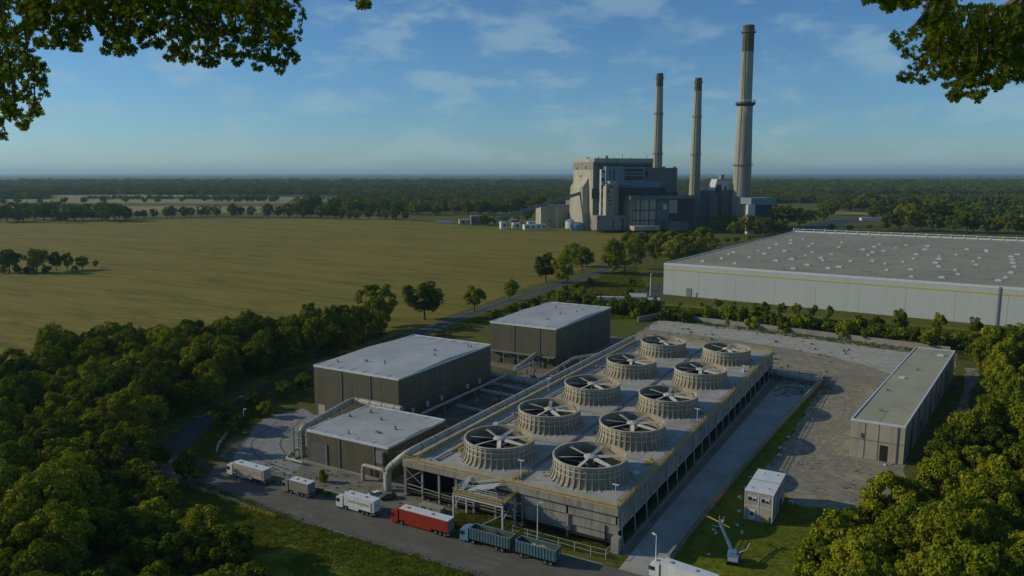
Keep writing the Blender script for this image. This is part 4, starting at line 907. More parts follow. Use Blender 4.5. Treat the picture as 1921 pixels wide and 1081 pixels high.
part('front_recess_shade', 'plantdark', [(1110.5, 1134, 354, 373, -.9, -.21)])  # dark slab painted as a shaded recess; nothing is cut in
part('roof_plant', 'plantlit', [(1136, 1141, 292, 298, 8, 14), (1101, 1104, 295, 298, 30, 34), (1122, 1124, 294.5, 298.5, 10, 14)])
m = MB()
for px_, t_ in ((1106, 294.5), (1152, 295.5), (1168, 289.5), (1185, 295), (1200, 296), (1214, 291)):
    x_, z_ = F.hit(px_, t_, 6); m.box(x_ - .3, x_ + .3, 6, 6.6, zt - 1, z_)
m.build('roof_masts', M['steel'], ps)
# stepped buttress to the left of the boiler house
xl, zl = F.hit(1066, 352, DP * .7); z1_ = F.hit(1080, 335, DP * .5)[1]; z2_ = F.hit(1066, 352, DP * .5)[1]
MB().add([(0.01, DP * .2, 0), (0.01, DP * .9, 0), (-9, DP * .9, 0), (-9, DP * .2, 0), (-.01, DP * .25, z1_ + 2), (-.01, DP * .85, z1_ + 2), (-4.5, DP * .85, z1_ - 6), (-4.5, DP * .25, z1_ - 6), (-9, DP * .85, z2_), (-9, DP * .25, z2_)],
         [(3, 9, 8, 2), (9, 7, 6, 8), (7, 4, 5, 6), (0, 4, 7, 9, 3), (1, 2, 8, 6, 5)]).build('stepped_buttress', M['plantlit'], ps)
m = MB()
for (a_, b_, w_) in ((.25, 344, .04), (.62, 329, .03), (.78, 313, .04), (.35, 312, .05), (.3, 420, .2)):
    z_ = F.hit(1113, b_)[1]; m.box(-.5, -.27, DP * a_, DP * (a_ + w_), z_ - 4, z_)
m.build('side_window', M['plantdark'], ps)
# blue-grey towers, louvred wall, lower blocks
part('lift_tower', 'palemetal', [(1128, 1137, 318, 431, -9, -.9)])
part('tower_openings', 'plantdark', [(1129, 1134, 319.5, 324, -9.2, -9.01), (1129, 1134, 334, 341, -9.2, -9.01), (1129, 1133.5, 347, 354, -9.2, -9.01), (1129, 1133.5, 362, 371, -9.2, -9.01), (1129, 1133.5, 381, 389, -9.2, -9.01), (1129, 1133.5, 399, 408, -9.2, -9.01)])
part('precipitator_wall', 'plantblue', [(1137, 1171, 312, 345, -14, -.9), (1171, 1209, 313.5, 342, -12, -.9)])
part('louvre_panel', 'plantdark', [(1172.5, 1206, 317, 322, -12.3, -12.01), (1172.5, 1206, 324.5, 328, -12.3, -12.01), (1172.5, 1206, 330.5, 338, -12.3, -12.01), (1144, 1145.5, 319, 343, -14.3, -14.01), (1151, 1153.5, 318, 338, -14.3, -14.01), (1211, 1216, 322, 330, -.6, -.22)])
part('duct_bank', 'plantblue', [(1130, 1196, 343, 347, -20, -14.02), (1152, 1240, 340, 352, -11, -.92)])
part('duct_shadow_bay', 'plantdark', [(1160, 1250, 352.5, 372, -9, -.93)])  # solid near-black block painting the shade under the ducts
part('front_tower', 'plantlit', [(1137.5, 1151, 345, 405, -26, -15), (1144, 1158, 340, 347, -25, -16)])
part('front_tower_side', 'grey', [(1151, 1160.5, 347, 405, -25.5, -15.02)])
part('tower_openings', 'plantdark', [(1140, 1143, 357, 363, -26.4, -26.01), (1144, 1150, 349, 352, -26.4, -26.01), (1139, 1147, 370, 371.5, -26.4, -26.01), (1141, 1149, 376, 377.5, -26.4, -26.01), (1145, 1147, 382, 385, -26.4, -26.01)])
part('annexe', 'grey', [(1120, 1190, 405, 431, -30, -8)])
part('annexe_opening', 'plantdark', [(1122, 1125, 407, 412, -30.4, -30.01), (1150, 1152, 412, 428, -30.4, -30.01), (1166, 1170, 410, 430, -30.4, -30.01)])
part('rear_block', 'plantgrey', [(1220, 1271, 315, 434, 20, 70)])
part('roof_plant', 'plantdark', [(1244, 1248, 312.5, 316, 24, 30), (1266, 1268, 312.5, 316, 24, 30)])
# turbine hall with columns
part('turbine_hall', 'plantlit', [(1187, 1232, 373, 430, -40, -10), (1256, 1271, 375, 400, -40, -10)])
part('turbine_hall_glazing', 'plantgrey', [(1232, 1256, 376, 430, -39, -10)])
part('pale_hatch', 'palemetal', [(1244, 1251, 384, 393, -41, -40.02)])
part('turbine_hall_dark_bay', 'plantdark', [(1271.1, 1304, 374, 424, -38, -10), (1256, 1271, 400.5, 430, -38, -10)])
part('turbine_columns', 'plantdark', [(x_, x_ + 1.6, 374, 430, -40.6, -40.03) for x_ in (1187, 1192.5, 1201, 1217.5, 1231)] + [(1187, 1232, 394, 395, -40.7, -40.62), (1187, 1232, 413, 414, -40.7, -40.62)])
part('turbine_hall_roof', 'plantgrey', [(1183, 1306, 368, 373.5, -42, -8)])
part('roof_housing', 'plantdark', [(1205, 1216, 362, 368, -36, -25), (1228, 1238, 364, 368, -36, -25), (1250, 1272, 360, 368, -36, -25)])
part('low_wing', 'plantlit', [(1190, 1238, 425, 432, -58, -41)])
part('pump_house', 'plantgrey', [(1263, 1290, 417, 433, -60, -42), (1259, 1264, 415, 433, -60.5, -42)])
part('link_block', 'plantgrey', [(1304, 1330, 370, 425, -10, 30)])
# hopper tower
x_, y_, _ = at(1348, 425, 1090); fa = R(15) + YAW
ht = empty('hopper_tower', (x_, y_, 0), fa, 'white tapered hopper building between the chimneys on a dark framework', 'hopper tower')
mpx = 1090 / 1435.
z1_ = at(1348, 336, 1090)[2]; z0_ = at(1348, 357, 1090)[2]
MB().add([(-14, -8, z0_), (12, -8, z0_), (12, 10, z0_), (-14, 10, z0_), (-9, -7, z1_), (11, -7, z1_), (11, 9, z1_), (-9, 9, z1_)], [(0, 1, 5, 4), (1, 2, 6, 5), (2, 3, 7, 6), (3, 0, 4, 7), (4, 5, 6, 7), (0, 3, 2, 1)]).build('hopper_housing', M['palemetal'], ht)
MB().box(-1, 4, -3, 4, z1_, z1_ + 6).build('roof_turret', M['taupe'], ht); MB().box(-12, -5, -12, -8.1, z0_ - 3, z0_ + 8).build('side_duct', M['plantdark'], ht)
MB().box(-20, 16, -10, 20, 0, z0_ - .1).build('silo_block', M['plantgrey'], ht); MB().box(-8, -2, -10.6, -10.02, 4, z0_ - 6).build('dark_bay', M['plantdark'], ht)
MB().box(2.5, 5, -8.6, -8.02, z0_, z0_ + 5).build('window', M['plantdark'], ht); MB().box(-8, 12.5, -8.5, -8.03, z1_ - 1.6, z1_ - .5).build('eaves', M['steel'], ht)
# block on the right behind the trees
x_, y_, _ = at(1398, 405, 1010); rb = empty('ash_plant', (x_, y_, 0), fa, 'blue grey flat topped block with white panel behind the round trees', 'industrial block')
zr = lambda py: at(1430, py, 1010)[2]
MB().box(8, 46, 0, 26, zr(384), zr(372)).build('upper_storey', M['plantblue'], rb); MB().box(12, 42, 3, 24, 0, zr(384.1)).build('lower_storey', M['plantdark'], rb)
MB().box(0, 10.5, -6, -1, 0, zr(384)).build('pale_panel', M['palemetal'], rb); MB().box(11, 44, -1, -.1, zr(385.5), zr(384)).build('walkway', M['steel'], rb)
# coal bunker and conveyor
bx, by, _ = at(1016, 416, 1120); bk = empty('coal_bunker', (bx, by, 0), fa, 'windowless beige bunker block under the sloping conveyor', 'bunker')
zz = at(1016, 387, 1120)[2]
MB().box(0, 48, 0, 30, 0, zz).build('wall', M['plantlit'], bk)
MB().box(-.4, 48.4, -.4, 30.4, zz, zz + 1).build('roof', M['plantgrey'], bk); MB().box(11, 14, -.3, -.01, 8, 11).build('window', M['plantdark'], bk)
MB().box(46, 66, -2, 26, 0, zz + 8).build('dark_annexe', M['plantgrey'], bk)
c0 = Vector(at(930, 412, 1060)); c1 = Vector(at(1100, 359, 1080)); cv = empty('coal_conveyor', (c0.x, c0.y, 0), 0, 'long grey enclosed conveyor rising from the ground to the boiler house', 'conveyor')
b0 = c1 - c0; o0 = Vector((0, 0, c0.z)); MB().bar(o0, o0 + b0, 4, 3.4).build('conveyor_gallery', M['plantblue'], cv)
m = MB()
for s_ in (-1, 1): m.bar(o0 + Vector((0, 0, s_ * 1.9 - 0)), o0 + b0 + Vector((0, 0, s_ * 1.9)), 4.3, .3)
m.build('gallery_trusses', M['plantdark'], cv)
for t in (.15, .32, .5, .68): p_ = o0 + b0 * t; MB().bar((p_.x, p_.y, 0), (p_.x, p_.y, p_.z - 1.9), .9).build('trestle', M['steel'], cv)
# tank, domes, little white buildings at the foot
def tank(px, py, Y, r, h, m, dome, label, cat='tank'):
    x, y, _ = at(px, py, Y); e = empty('storage_tank', (x, y, 0), 0, label, cat); MB().lathe([(r, 0), (r, h)], 36).build('tank_shell', M[m], e, smooth=True)
    MB().lathe([(r + .2, h), (r * .85, h + dome * .45), (r * .5, h + dome * .85), (0, h + dome)], 36).build('tank_roof', M['plantblue'], e, smooth=True)
tank(1083, 431, 1065, 10, 8, 'blue', 4, 'blue storage tank with domed roof below the coal bunker')
tank(1073, 427, 1110, 10, 10, 'palemetal', 4, 'white domed tank just behind the blue tank')
def shed(px0, px1, pyt, pyb, label, m='white', depth=12, ang=R(12), cat='building', roofm='roof', name='small_building', win=True):
    x, y = P(px0, pyb); Y = ray(px0, pyb)[1] / -ray(px0, pyb)[2] * HC; s_ = Y / 1430.; w = (px1 - px0) * s_; h = max(2.5, (pyb - pyt) * s_)
    e = empty(name, (x, y, 0), ang + YAW, label, cat)
    MB().box(0, w, 0, depth, 0, h).build('wall', M[m], e)
    MB().box(-.2, w + .2, -.2, depth + .2, h + .003, h + .35).build('roof', M[roofm], e)
    if win:
        n_ = max(1, int(w / 7))
        for i in range(min(n_, 5)): MB().box(w * (i + .4) / n_, w * (i + .4) / n_ + w * .18 / n_ * 2, -.15, -.003, h * .35, h * .75).build('window', M['plantdark'], e)
    return e
shed(940, 951, 417, 430, 'small white hut leftmost of the row under the conveyor'); shed(963, 977, 419, 429.5, 'white cube shaped hut second in the row under the conveyor')
shed(984, 1026, 422, 431.5, 'longest white building in the row under the conveyor'); shed(991, 1026, 416.5, 424, 'long low pale building just behind the longest white one', 'palemetal')
shed(958, 972, 413, 420, 'small grey roofed hut behind the white huts', 'grey'); shed(1076, 1086, 426, 433, 'small grey hut with red sheets near the blue tank', 'grey')
shed(884, 910, 406, 422, 'grey factory block half hidden among trees left of the conveyor', 'plantgrey'); shed(862, 886, 413, 421, 'low pale shed at the field edge left of the conveyor', 'cream')
shed(1180, 1212, 557, 571, 'low white site building among the bushes near the white warehouse corner', 'white', 14, R(-10)); shed(1209, 1238, 563, 578, 'small cream site office with corrugated side near the white warehouse corner', 'cream', 8, R(-8))
shed(1120, 1182, 561, 566, 'long low white shelter behind the farthest olive hall', 'white', 4, R(-6), win=False)
shed(1721, 1748, 392, 407, 'white boxy house with rounded roofline among trees on the right', 'white', 16, R(-20)); shed(1768, 1785, 395, 404, 'small white building between trees on the right', 'white', 12, R(-20))
shed(1800, 1834, 397, 405.5, 'long pale low building beside the biggest round tree', 'cream', 12, R(-8))
shed(1616, 1660, 409, 414, 'low white shed by the access road behind the warehouse', 'white', 10, R(-5), win=False)
shed(820, 850, 416, 420.5, 'low white shed at the far edge of the big field', 'palemetal', 8, R(5), win=False)

# ---------------------------------------------------------------- vegetation
def crown_mesh(name, m, r, h, z0, nclump, nleaf, leaf, seed, cr=(1.1, 2.1), flat=1.0, hollow=.55):
    g = np.random.default_rng(seed); V = []
    d = g.normal(size=(nclump, 3)); d /= np.linalg.norm(d, axis=1)[:, None]
    rad = hollow + (1 - hollow) * g.random(nclump) ** .6
    prof = 1 - .28 * np.clip(d[:, 2], 0, 1) ** 2
    C = d * rad[:, None]; C[:, 0] *= r * prof; C[:, 1] *= r * prof; C[:, 2] = C[:, 2] * h / 2 * flat + z0 + h / 2
    C[:, :2] += g.normal(0, r * .08, (nclump, 2)); C[:, 2] += g.normal(0, h * .05, nclump)
    R_ = g.uniform(*cr, nclump)
    for c, rr in zip(C, R_):
        n = int(nleaf * (rr / np.mean(cr)) ** 2); u = g.normal(size=(n, 3)); u[:, 2] += .35; u /= np.linalg.norm(u, axis=1)[:, None]
        p = c + u * rr * (g.uniform(.55, 1.08, n) ** .7)[:, None] * np.array([1, 1, .8])
        nn = u + g.normal(0, .45, (n, 3)); nn[:, 2] += .25; nn /= np.linalg.norm(nn, axis=1)[:, None]
        t = np.cross(nn, g.normal(size=(n, 3))); t /= np.linalg.norm(t, axis=1)[:, None]; b = np.cross(nn, t)
        s = (leaf * g.uniform(.6, 1.3, n))[:, None]
        q = np.stack([p - t * s, p - b * s * .62 - t * s * .1, p + t * s, p + b * s * .62 + t * s * .1], 1); V.append(q)
    V = np.concatenate(V).reshape(-1, 3); Fq = np.arange(len(V)).reshape(-1, 4)
    return np_mesh(name, V, Fq, m), C
def trunk_mesh(C, z0, h, r0, seed, nl=9):
    g = random.Random(seed); m = MB(); zt_ = z0 + h * .62
    m.tube([(0, 0, -.3), (.1, .05, z0 * .5), (.05, -.1, z0), (-.1, .1, zt_)], [r0 * 1.3, r0, r0 * .8, r0 * .3], 8)
    idx = list(range(len(C))); g.shuffle(idx)
    for i in idx[:nl]:
        c = Vector(C[i]); a_ = Vector((0, 0, z0 * .8 + (zt_ - z0) * g.uniform(0, .8))); md = a_.lerp(c, .5) + Vector((0, 0, -.2)); m.tube([a_, md, c], [r0 * .45, r0 * .28, r0 * .1], 5)
    return m
def tree_proto(name, m, r, h, z0, nclump, nleaf, leaf, seed, r0=.28, **kw):
    cm, C = crown_mesh('crown', M[m], r, h, z0, nclump, nleaf, leaf, seed, **kw); tm = trunk_mesh(C, max(z0, .6), h, r0, seed).mesh('trunk', M['bark'])
    return (cm, tm)
def place(proto, name, x, y, z, s, rz, label, cat, group=None, sz=None):
    e = empty(name, (x, y, z), rz, label, cat, group); e.scale = (s, s, sz or s)
    for n_, me in (('crown', proto[0]), ('trunk', proto[1])):
        o = bpy.data.objects.new(n_, me); COL.objects.link(o); o.parent = e
    return e
big = [tree_proto('t', ['leaf', 'leaf_light', 'leaf', 'leaf_dark', 'leaf_light', 'leaf'][i], rng.uniform(5.0, 5.9), rng.uniform(9.5, 12), 3.2, 64 if i != 5 else 44, 120 if i != 5 else 85, .35, 100 + i, .34, hollow=.55 if i != 5 else .75, cr=(.95, 1.9) if i != 5 else (.7, 1.5)) for i in range(6)]
med = [tree_proto('t', ['leaf', 'leaf_dark', 'leaf_light'][i], 4.2, 6.6, 2.4, 34, 90, .40, 200 + i, .3, cr=(1.0, 1.7)) for i in range(3)]
young = [tree_proto('t', ['leaf', 'leaf_light'][i], 2.2, 3.8, 2.2, 16, 60, .32, 300 + i, .14, cr=(.6, 1.0)) for i in range(2)]
bush = [tree_proto('t', ['leaf', 'leaf_dark', 'leaf_light'][i], 2.3, 2.6, .1, 16, 60, .32, 400 + i, .1, cr=(.7, 1.1)) for i in range(3)]
farp = [tree_proto('t', ['leaf_far', 'leaf_dark', 'leaf_far', 'leaf'][i], 9.5, 15, 4.5, 40, 26, 1.15, 500 + i, .8, cr=(2.2, 3.8)) for i in range(4)]

def inpoly(x, y, poly):
    c = False; n = len(poly)
    for i in range(n):
        x1, y1 = poly[i]; x2, y2 = poly[(i + 1) % n]
        if (y1 > y) != (y2 > y) and x < (x2 - x1) * (y - y1) / (y2 - y1) + x1: c = not c
    return c
def proj(x, y, z=0.0):
    gx = x * math.cos(YAW) + y * math.sin(YAW); gy = -x * math.sin(YAW) + y * math.cos(YAW); dz = z - HC
    dep = gy * math.cos(TH) - dz * math.sin(TH); up = dz * math.cos(TH) + gy * math.sin(TH)
    return (960.5 + FPX * gx / dep, 540.5 - FPX * up / dep) if dep > 1 else (1e6, 1e6)
placed = []
def poisson(polypx, dmin, n, seed, margin=90):
    rr = random.Random(seed); pw = [P(*p) for p in polypx]; xs = [p[0] for p in pw]; ys = [p[1] for p in pw]; out = []
    for _ in range(n):
        x, y = rr.uniform(min(xs), max(xs)), rr.uniform(min(ys), max(ys))
        if not inpoly(x, y, pw): continue
        u, v = proj(x, y, 6)
        if u < -margin or u > 1921 + margin or v > 1081 + margin * .8: continue
        if any((x - a) ** 2 + (y - b) ** 2 < (dmin * (.9)) ** 2 for a, b in out): continue
        out.append((x, y))
    return out
LW = [(-260, 760), (-60, 735), (40, 712), (120, 690), (280, 672), (400, 655), (500, 642), (620, 632), (700, 618), (730, 628), (640, 662), (560, 688), (450, 725), (370, 765), (300, 800), (262, 840), (252, 905), (180, 925), (150, 1000), (120, 1200), (60, 1400), (-700, 1400), (-500, 900)]
RW = [(1880, 700), (2100, 660), (2500, 900), (2300, 1500), (1600, 1400), (1545, 1250), (1560, 1160), (1620, 1085), (1672, 1010), (1712, 965), (1760, 925), (1810, 880), (1838, 830), (1848, 770)]
for nm, poly, sd, lab, grp in (('L', LW, 1, 'leafy green broadleaf tree in the dense wood filling the left side', 'broadleaf trees of the left wood'), ('R', RW, 2, 'leafy green broadleaf tree in the dense wood at the lower right', 'broadleaf trees of the lower right wood')):
    pts = poisson(poly, 9.6 if nm == 'L' else 9.0, 26000, sd); rr = random.Random(sd + 40)
    print('WOOD', nm, len(pts))
    for x, y in pts:
        k_ = rr.randrange(6); s_ = rr.uniform(.82, 1.18); z_ = rr.uniform(.8, 1.35); u, v = proj(x, y, 7)
        tone = ('mid green', 'yellow green', 'mid green', 'dark green', 'yellow green', 'mid green')[k_]; hh = 'tall' if z_ > 1.13 else 'low' if z_ < .95 else 'medium'
        if nm == 'L': where = ('along the field edge of the left wood' if v < 690 and u > 250 or v < 665 else 'beside the country road bend' if u > 230 and v < 900 else 'at the bottom left corner' if v > 900 and u < 160 else 'near the bottom of the left wood' if v > 900 else 'at the left picture edge' if u < 90 else 'in the upper middle of the left wood' if v < 770 else 'in the lower middle of the left wood')
        else: where = ('along the right picture edge' if u > 1830 else 'at the top of the lower right wood' if v < 860 else 'on the outer edge of the lower right wood, facing the cabin' if u < 1700 and v < 1000 else 'at the bottom edge of the lower right wood' if v > 1000 else 'in the middle of the lower right wood')
        place(big[k_], 'broadleaf_tree', x, y, 0, s_, rr.uniform(0, 6.28), hh + ' ' + tone + ' tree ' + where, 'tree', grp, sz=z_)
# scrub on the bank at the bottom
SC = [(262, 925), (300, 960), (350, 1005), (430, 1050), (470, 1110), (500, 1220), (60, 1300), (120, 1100), (160, 990)]
rr = random.Random(9)
for x, y in poisson(SC, 4.9, 9000, 5):
    k_ = rr.randrange(6); u, v = proj(x, y, 2)
    place((bush + med)[k_], 'scrub_bush' if k_ < 3 else 'scrub_tree', x, y, 0, rr.uniform(.7, 1.1), rr.uniform(0, 6.28), ('low' if k_ < 3 else 'tall') + (' mid green', ' dark', ' yellowish', ' mid green', ' dark', ' yellowish')[k_] + ' shrub ' + ('at the very bottom of the grass bank' if v > 1030 else 'at the top of the grass bank near the road' if v < 950 else 'on the left of the grass bank' if u < 300 else 'in the middle of the grass bank'), 'shrub', 'shrubs on the bottom left bank')
for x, y in poisson([(1560, 1160), (1505, 1085), (1560, 1050), (1600, 1020), (1660, 1000), (1640, 1085)], 4.5, 2000, 6): k_ = rr.randrange(3); place(med[k_], 'scrub_tree', x, y, 0, rr.uniform(.8, 1.1), rr.uniform(0, 6.28), ('mid green', 'dark green', 'yellowish')[k_] + ' shrub edging the lower right wood' + (', at the bottom' if proj(x, y)[1] > 1060 else ', nearer the cabin'), 'shrub', 'shrubs at the edge of the lower right wood')

def T(kind, px, py, wpx, hpx, label, cat='tree', group=None, name='broadleaf_tree', dark=None):
    x, y = P(px, py); dx, dw, dd = ray(px, py); Y = dw / -dd * HC; s_ = Y / 1440.
    pr = {'b': (big, 6.3, 14.2), 'm': (med, 5.1, 9.6), 'y': (young, 2.9, 6.4), 'u': (bush, 3.0, 3.2), 'f': (farp, 12.0, 20.5)}[kind]
    sx = wpx * s_ / (2 * pr[1]); sz = hpx * s_ / (pr[2]); rr2 = random.Random(int(px * 7 + py * 13))
    return place(pr[0][rr2.randrange(len(pr[0])) if dark is None else dark], name, x, y, 0, sx, rr2.uniform(0, 6.28), label, cat, group, sz=sz)
# along the country road
T('b', 705, 612, 92, 86, 'wide tree ending the left wood, beside the large single roadside tree')
T('b', 797, 600, 80, 74, 'large round single tree on the field side of the country road')
T('m', 890, 584, 46, 48, 'medium round tree between the large single road tree and a small one')
T('m', 957, 563, 33, 40, 'smallest of the single roadside trees, nearest the fork of the fields')
g_ = 'trees clustered where the road bends by the field'
T('b', 1024, 530, 46, 56, 'left front tree of the roadside cluster, taller than its neighbour'); T('b', 1056, 535, 46, 54, 'front middle tree of the roadside cluster, standing on the road edge')
T('b', 1092, 512, 48, 50, 'dark rear tree on the right of the roadside cluster'); T('b', 1072, 500, 40, 42, 'rear middle tree of the roadside cluster, mostly hidden')
T('b', 1150, 515, 46, 64, 'tall tree right of the cluster beside the road bend'); T('b', 1172, 512, 46, 62, 'dark tree directly right of the tall one at the road bend'); T('b', 1192, 505, 44, 58, 'tree nearest the round grove past the road bend')
# grove below the turbine hall and towards the warehouse
rr = random.Random(17)
for i, (px_, py_, w_) in enumerate(((1200, 478, 34), (1222, 472, 30), (1240, 482, 36), (1258, 470, 30), (1272, 484, 38), (1290, 474, 32), (1304, 486, 36), (1318, 466, 32), (1180, 470, 28), (1330, 478, 30), (1228, 492, 34), (1262, 496, 36), (1292, 498, 34))):
    T('b', px_, py_, w_ * 1.25, w_ * 1.25, 'dense dark tree in the grove below the turbine hall', group='trees of the grove below the turbine hall')
for i, (px_, py_, w_) in enumerate(((1345, 436, 34), (1368, 432, 38), (1392, 428, 40), (1420, 430, 44), (1446, 428, 50), (1475, 426, 44), (1500, 424, 36), (1520, 420, 30), (1404, 440, 40), (1432, 442, 40), (1462, 440, 34), (1380, 444, 30), (1545, 415, 30), (1560, 404, 26))):
    T('f', px_, py_, w_ * 1.1, w_ * .95, 'round leafy tree massed below the blue grey block and chimney', group='round trees behind the warehouse left end')
# field clump on the left
for px_, py_, w_, h_, lb in ((18, 512, 44, 44, 'leftmost tree of the clump standing in the field'), (70, 512, 44, 46, 'broad tree second from the left in the field clump'), (106, 508, 26, 36, 'slim tree in the middle of the field clump'), (127, 507, 24, 33, 'slim tree right of the middle of the field clump'),
    (155, 506, 26, 26, 'small rounded tree near the right end of the field clump'), (179, 502, 12, 14, 'tiny lone tree at the right end of the field clump')): T('m', px_, py_, w_, h_, lb)
for px_, py_, w_ in ((34, 512, 20), (50, 512, 18), (60, 512, 14), (88, 512, 20), (5, 513, 16), (140, 508, 14)): T('u', px_, py_, w_, w_ * .75, 'low dark bush under the trees of the field clump', 'bush', 'bushes of the field clump', 'bush')
# trees on the grass strip below the white warehouse
for i, (px_, py_, w_, h_) in enumerate(((1346, 584, 24, 26), (1373, 586, 20, 24), (1435, 597, 22, 34), (1466, 598, 20, 33), (1493, 600, 22, 34), (1524, 603, 22, 34), (1555, 606, 18, 36), (1275, 578, 12, 12), (1316, 580, 12, 14), (1643, 628, 26, 36), (1689, 626, 32, 48), (1760, 628, 26, 42), (1827, 636, 30, 42))):
    T('m' if w_ > 25 else 'y', px_, py_, w_, h_, ['small round tree in the row below the white warehouse', 'bigger tree in the row below the white warehouse'][w_ > 25], group='row of trees below the white warehouse', name='young_tree')
for i in range(64):
    t = i / 63; px_ = 1150 + t * 700 + rr.uniform(-9, 9); py_ = 583 + t * 66 + rr.uniform(-9, 10) + (6 if t > .5 else 0); w_ = rr.uniform(20, 36) * (1 + .25 * t)
    T('u', px_, py_, w_, w_ * rr.uniform(.6, .95), ('large' if w_ > 32 else 'small') + ' dark bush in the hedge belt, ' + ('behind the far fan stacks' if t < .25 else 'below the warehouse left half' if t < .5 else 'above the dirt yard middle' if t < .75 else 'near the end warehouse far corner'), 'bush', 'bushes of the hedge belt', 'bush')
for (px_, py_, w_) in ((1168, 590, 34), (1185, 592, 30), (1205, 588, 24), (1142, 584, 28), (1128, 578, 24), (1104, 574, 26), (1080, 570, 22), (1048, 568, 26), (1034, 560, 20), (1092, 555, 18), (1062, 560, 16), (1122, 562, 16), (1180, 552, 16), (1186, 538, 18), (1215, 545, 10), (1005, 575, 22), (985, 585, 24), (960, 592, 26), (935, 600, 24), (1060, 545, 12), (1084, 540, 14), (1110, 535, 16)):
    T('u', px_, py_, w_ * 1.3, w_ * .95, 'round bush on the grass behind the farthest olive hall', 'bush', 'bushes behind the farthest olive hall', 'bush')
# near right: big trees beside the end warehouse
T('b', 1882, 700, 84, 92, 'tall dark tree behind the far corner of the end warehouse'); T('b', 1848, 706, 50, 66, 'slender dark tree left of the tall one by the end warehouse'); T('b', 1915, 690, 70, 80, 'dark tree at the right picture edge above the wood')
T('m', 1740, 656, 34, 34, 'leafy bush tree on the grass strip left of the tall dark tree'); T('u', 1812, 655, 34, 26, 'low bush near the far corner of the end warehouse', 'bush', None, 'bush')
# around the road bend left of the halls
for px_, py_, w_, h_, lb in ((398, 762, 62, 66, 'sunlit tree standing beside the bend of the country road'), (420, 800, 58, 50, 'dark leafy tree inside the road bend by the lamp post'), (450, 815, 38, 40, 'small tree with thin stem inside the road bend'), (568, 738, 48, 40, 'dark bush tree at the left corner of the middle hall'), (538, 748, 42, 36, 'rounded dark bush tree left of the one at the hall corner'),
    (300, 880, 48, 46, 'tree on the grass left of the road junction'), (352, 910, 52, 72, 'slim stemmed tree in front of the road junction'), (368, 896, 22, 14, 'low bush at the road edge under the slim stemmed tree'), (480, 770, 40, 34, 'dark bush beside the country road above the apron'), (500, 782, 36, 30, 'second dark bush above the concrete apron')):
    T('u' if h_ < 20 else 'm' if w_ < 60 else 'b', px_, py_, w_, h_, lb, 'tree' if h_ > 20 else 'bush')
T('u', 606, 905, 20, 24, 'single rounded green bush on the hardstanding beside the grey truck', 'bush', None, 'bush')
for (px_, py_, w_) in ((512, 905, 18), (598, 925, 24), (615, 930, 22), (640, 935, 20), (735, 965, 22), (842, 985, 24), (860, 990, 20)): T('u', px_, py_, w_, w_ * .35, 'low strip of weeds between two parked trucks', 'bush', 'weeds between the parked trucks', 'bush')
# mid distance belts
def belt(pts, n, w, h, label, group, jitter=3, seed=0, kind='f'):
    rr = random.Random(seed)
    for i in range(n):
        t = (i + rr.uniform(-.3, .3)) / max(1, n - 1) * (len(pts) - 1); t = min(max(t, 0), len(pts) - 1.001); k = int(t); f = t - k
        px_ = pts[k][0] + (pts[k + 1][0] - pts[k][0]) * f; py_ = pts[k][1] + (pts[k + 1][1] - pts[k][1]) * f + rr.uniform(-jitter, jitter * .3); s_ = rr.uniform(.75, 1.25)
        T(kind, px_, py_, w * s_, h * s_, label + (', left part' if t < .33 * (len(pts) - 1) else ', right part' if t > .67 * (len(pts) - 1) else ', middle part') + (', larger' if s_ > 1.08 else ', smaller' if s_ < .9 else ''), group=group, name='hedgerow_tree')
belt([(0, 417), (120, 417), (235, 414)], 16, 34, 30, 'dense tree at the far field edge', 'trees of the far field belt', 4, 1)
belt([(5, 408), (220, 404)], 10, 34, 26, 'dense tree at the far field edge', 'trees of the far field belt', 3, 2)
belt([(240, 410), (380, 407)], 9, 19, 19, 'rounded tree in the looser far belt', 'looser trees of the far field belt', 1, 3)
belt([(390, 408), (540, 409), (640, 412), (760, 413)], 22, 22, 24, 'dark rounded tree on the field edge behind the crop', 'dark trees on the far side of the crop', 2, 4)
belt([(560, 402), (700, 402), (900, 404), (1010, 400)], 26, 34, 30, 'tall tree left of the power station', 'wood edge left of the power station', 4, 5)
belt([(0, 384), (400, 379), (520, 380)], 22, 14, 11, 'small distant hedgerow tree between pale fields', 'distant hedgerow trees', .5, 6)
belt([(905, 425), (940, 420), (1000, 415), (1050, 412)], 9, 20, 20, 'bushy tree around the sheds under the conveyor', 'trees under the conveyor', 2, 7)
belt([(1545, 398), (1720, 396), (1921, 398)], 30, 30, 27, 'tall tree in the belt beyond the warehouse', 'dark belt beyond the warehouse', 3, 8)
belt([(1640, 412), (1921, 410)], 14, 30, 26, 'leafy tree behind the pale buildings on the right', 'trees around the pale buildings on the right', 2, 12)
belt([(1665, 432), (1760, 437), (1860, 440), (1940, 444)], 15, 34, 36, 'sunlit round tree directly behind the warehouse roof', 'sunlit trees behind the warehouse roof', 2, 9, 'b')
belt([(1690, 420), (1800, 422)], 6, 34, 32, 'sunlit round tree directly behind the warehouse roof', 'sunlit trees behind the warehouse roof', 2, 10, 'b')
T('f', 1866, 416, 72, 34, 'biggest round topped tree behind the white warehouse roof')
belt([(1320, 462), (1360, 458), (1440, 446), (1560, 434), (1660, 430)], 13, 16, 11, 'low bush along the warehouse left edge', 'bushes along the warehouse left edge', 2, 11)

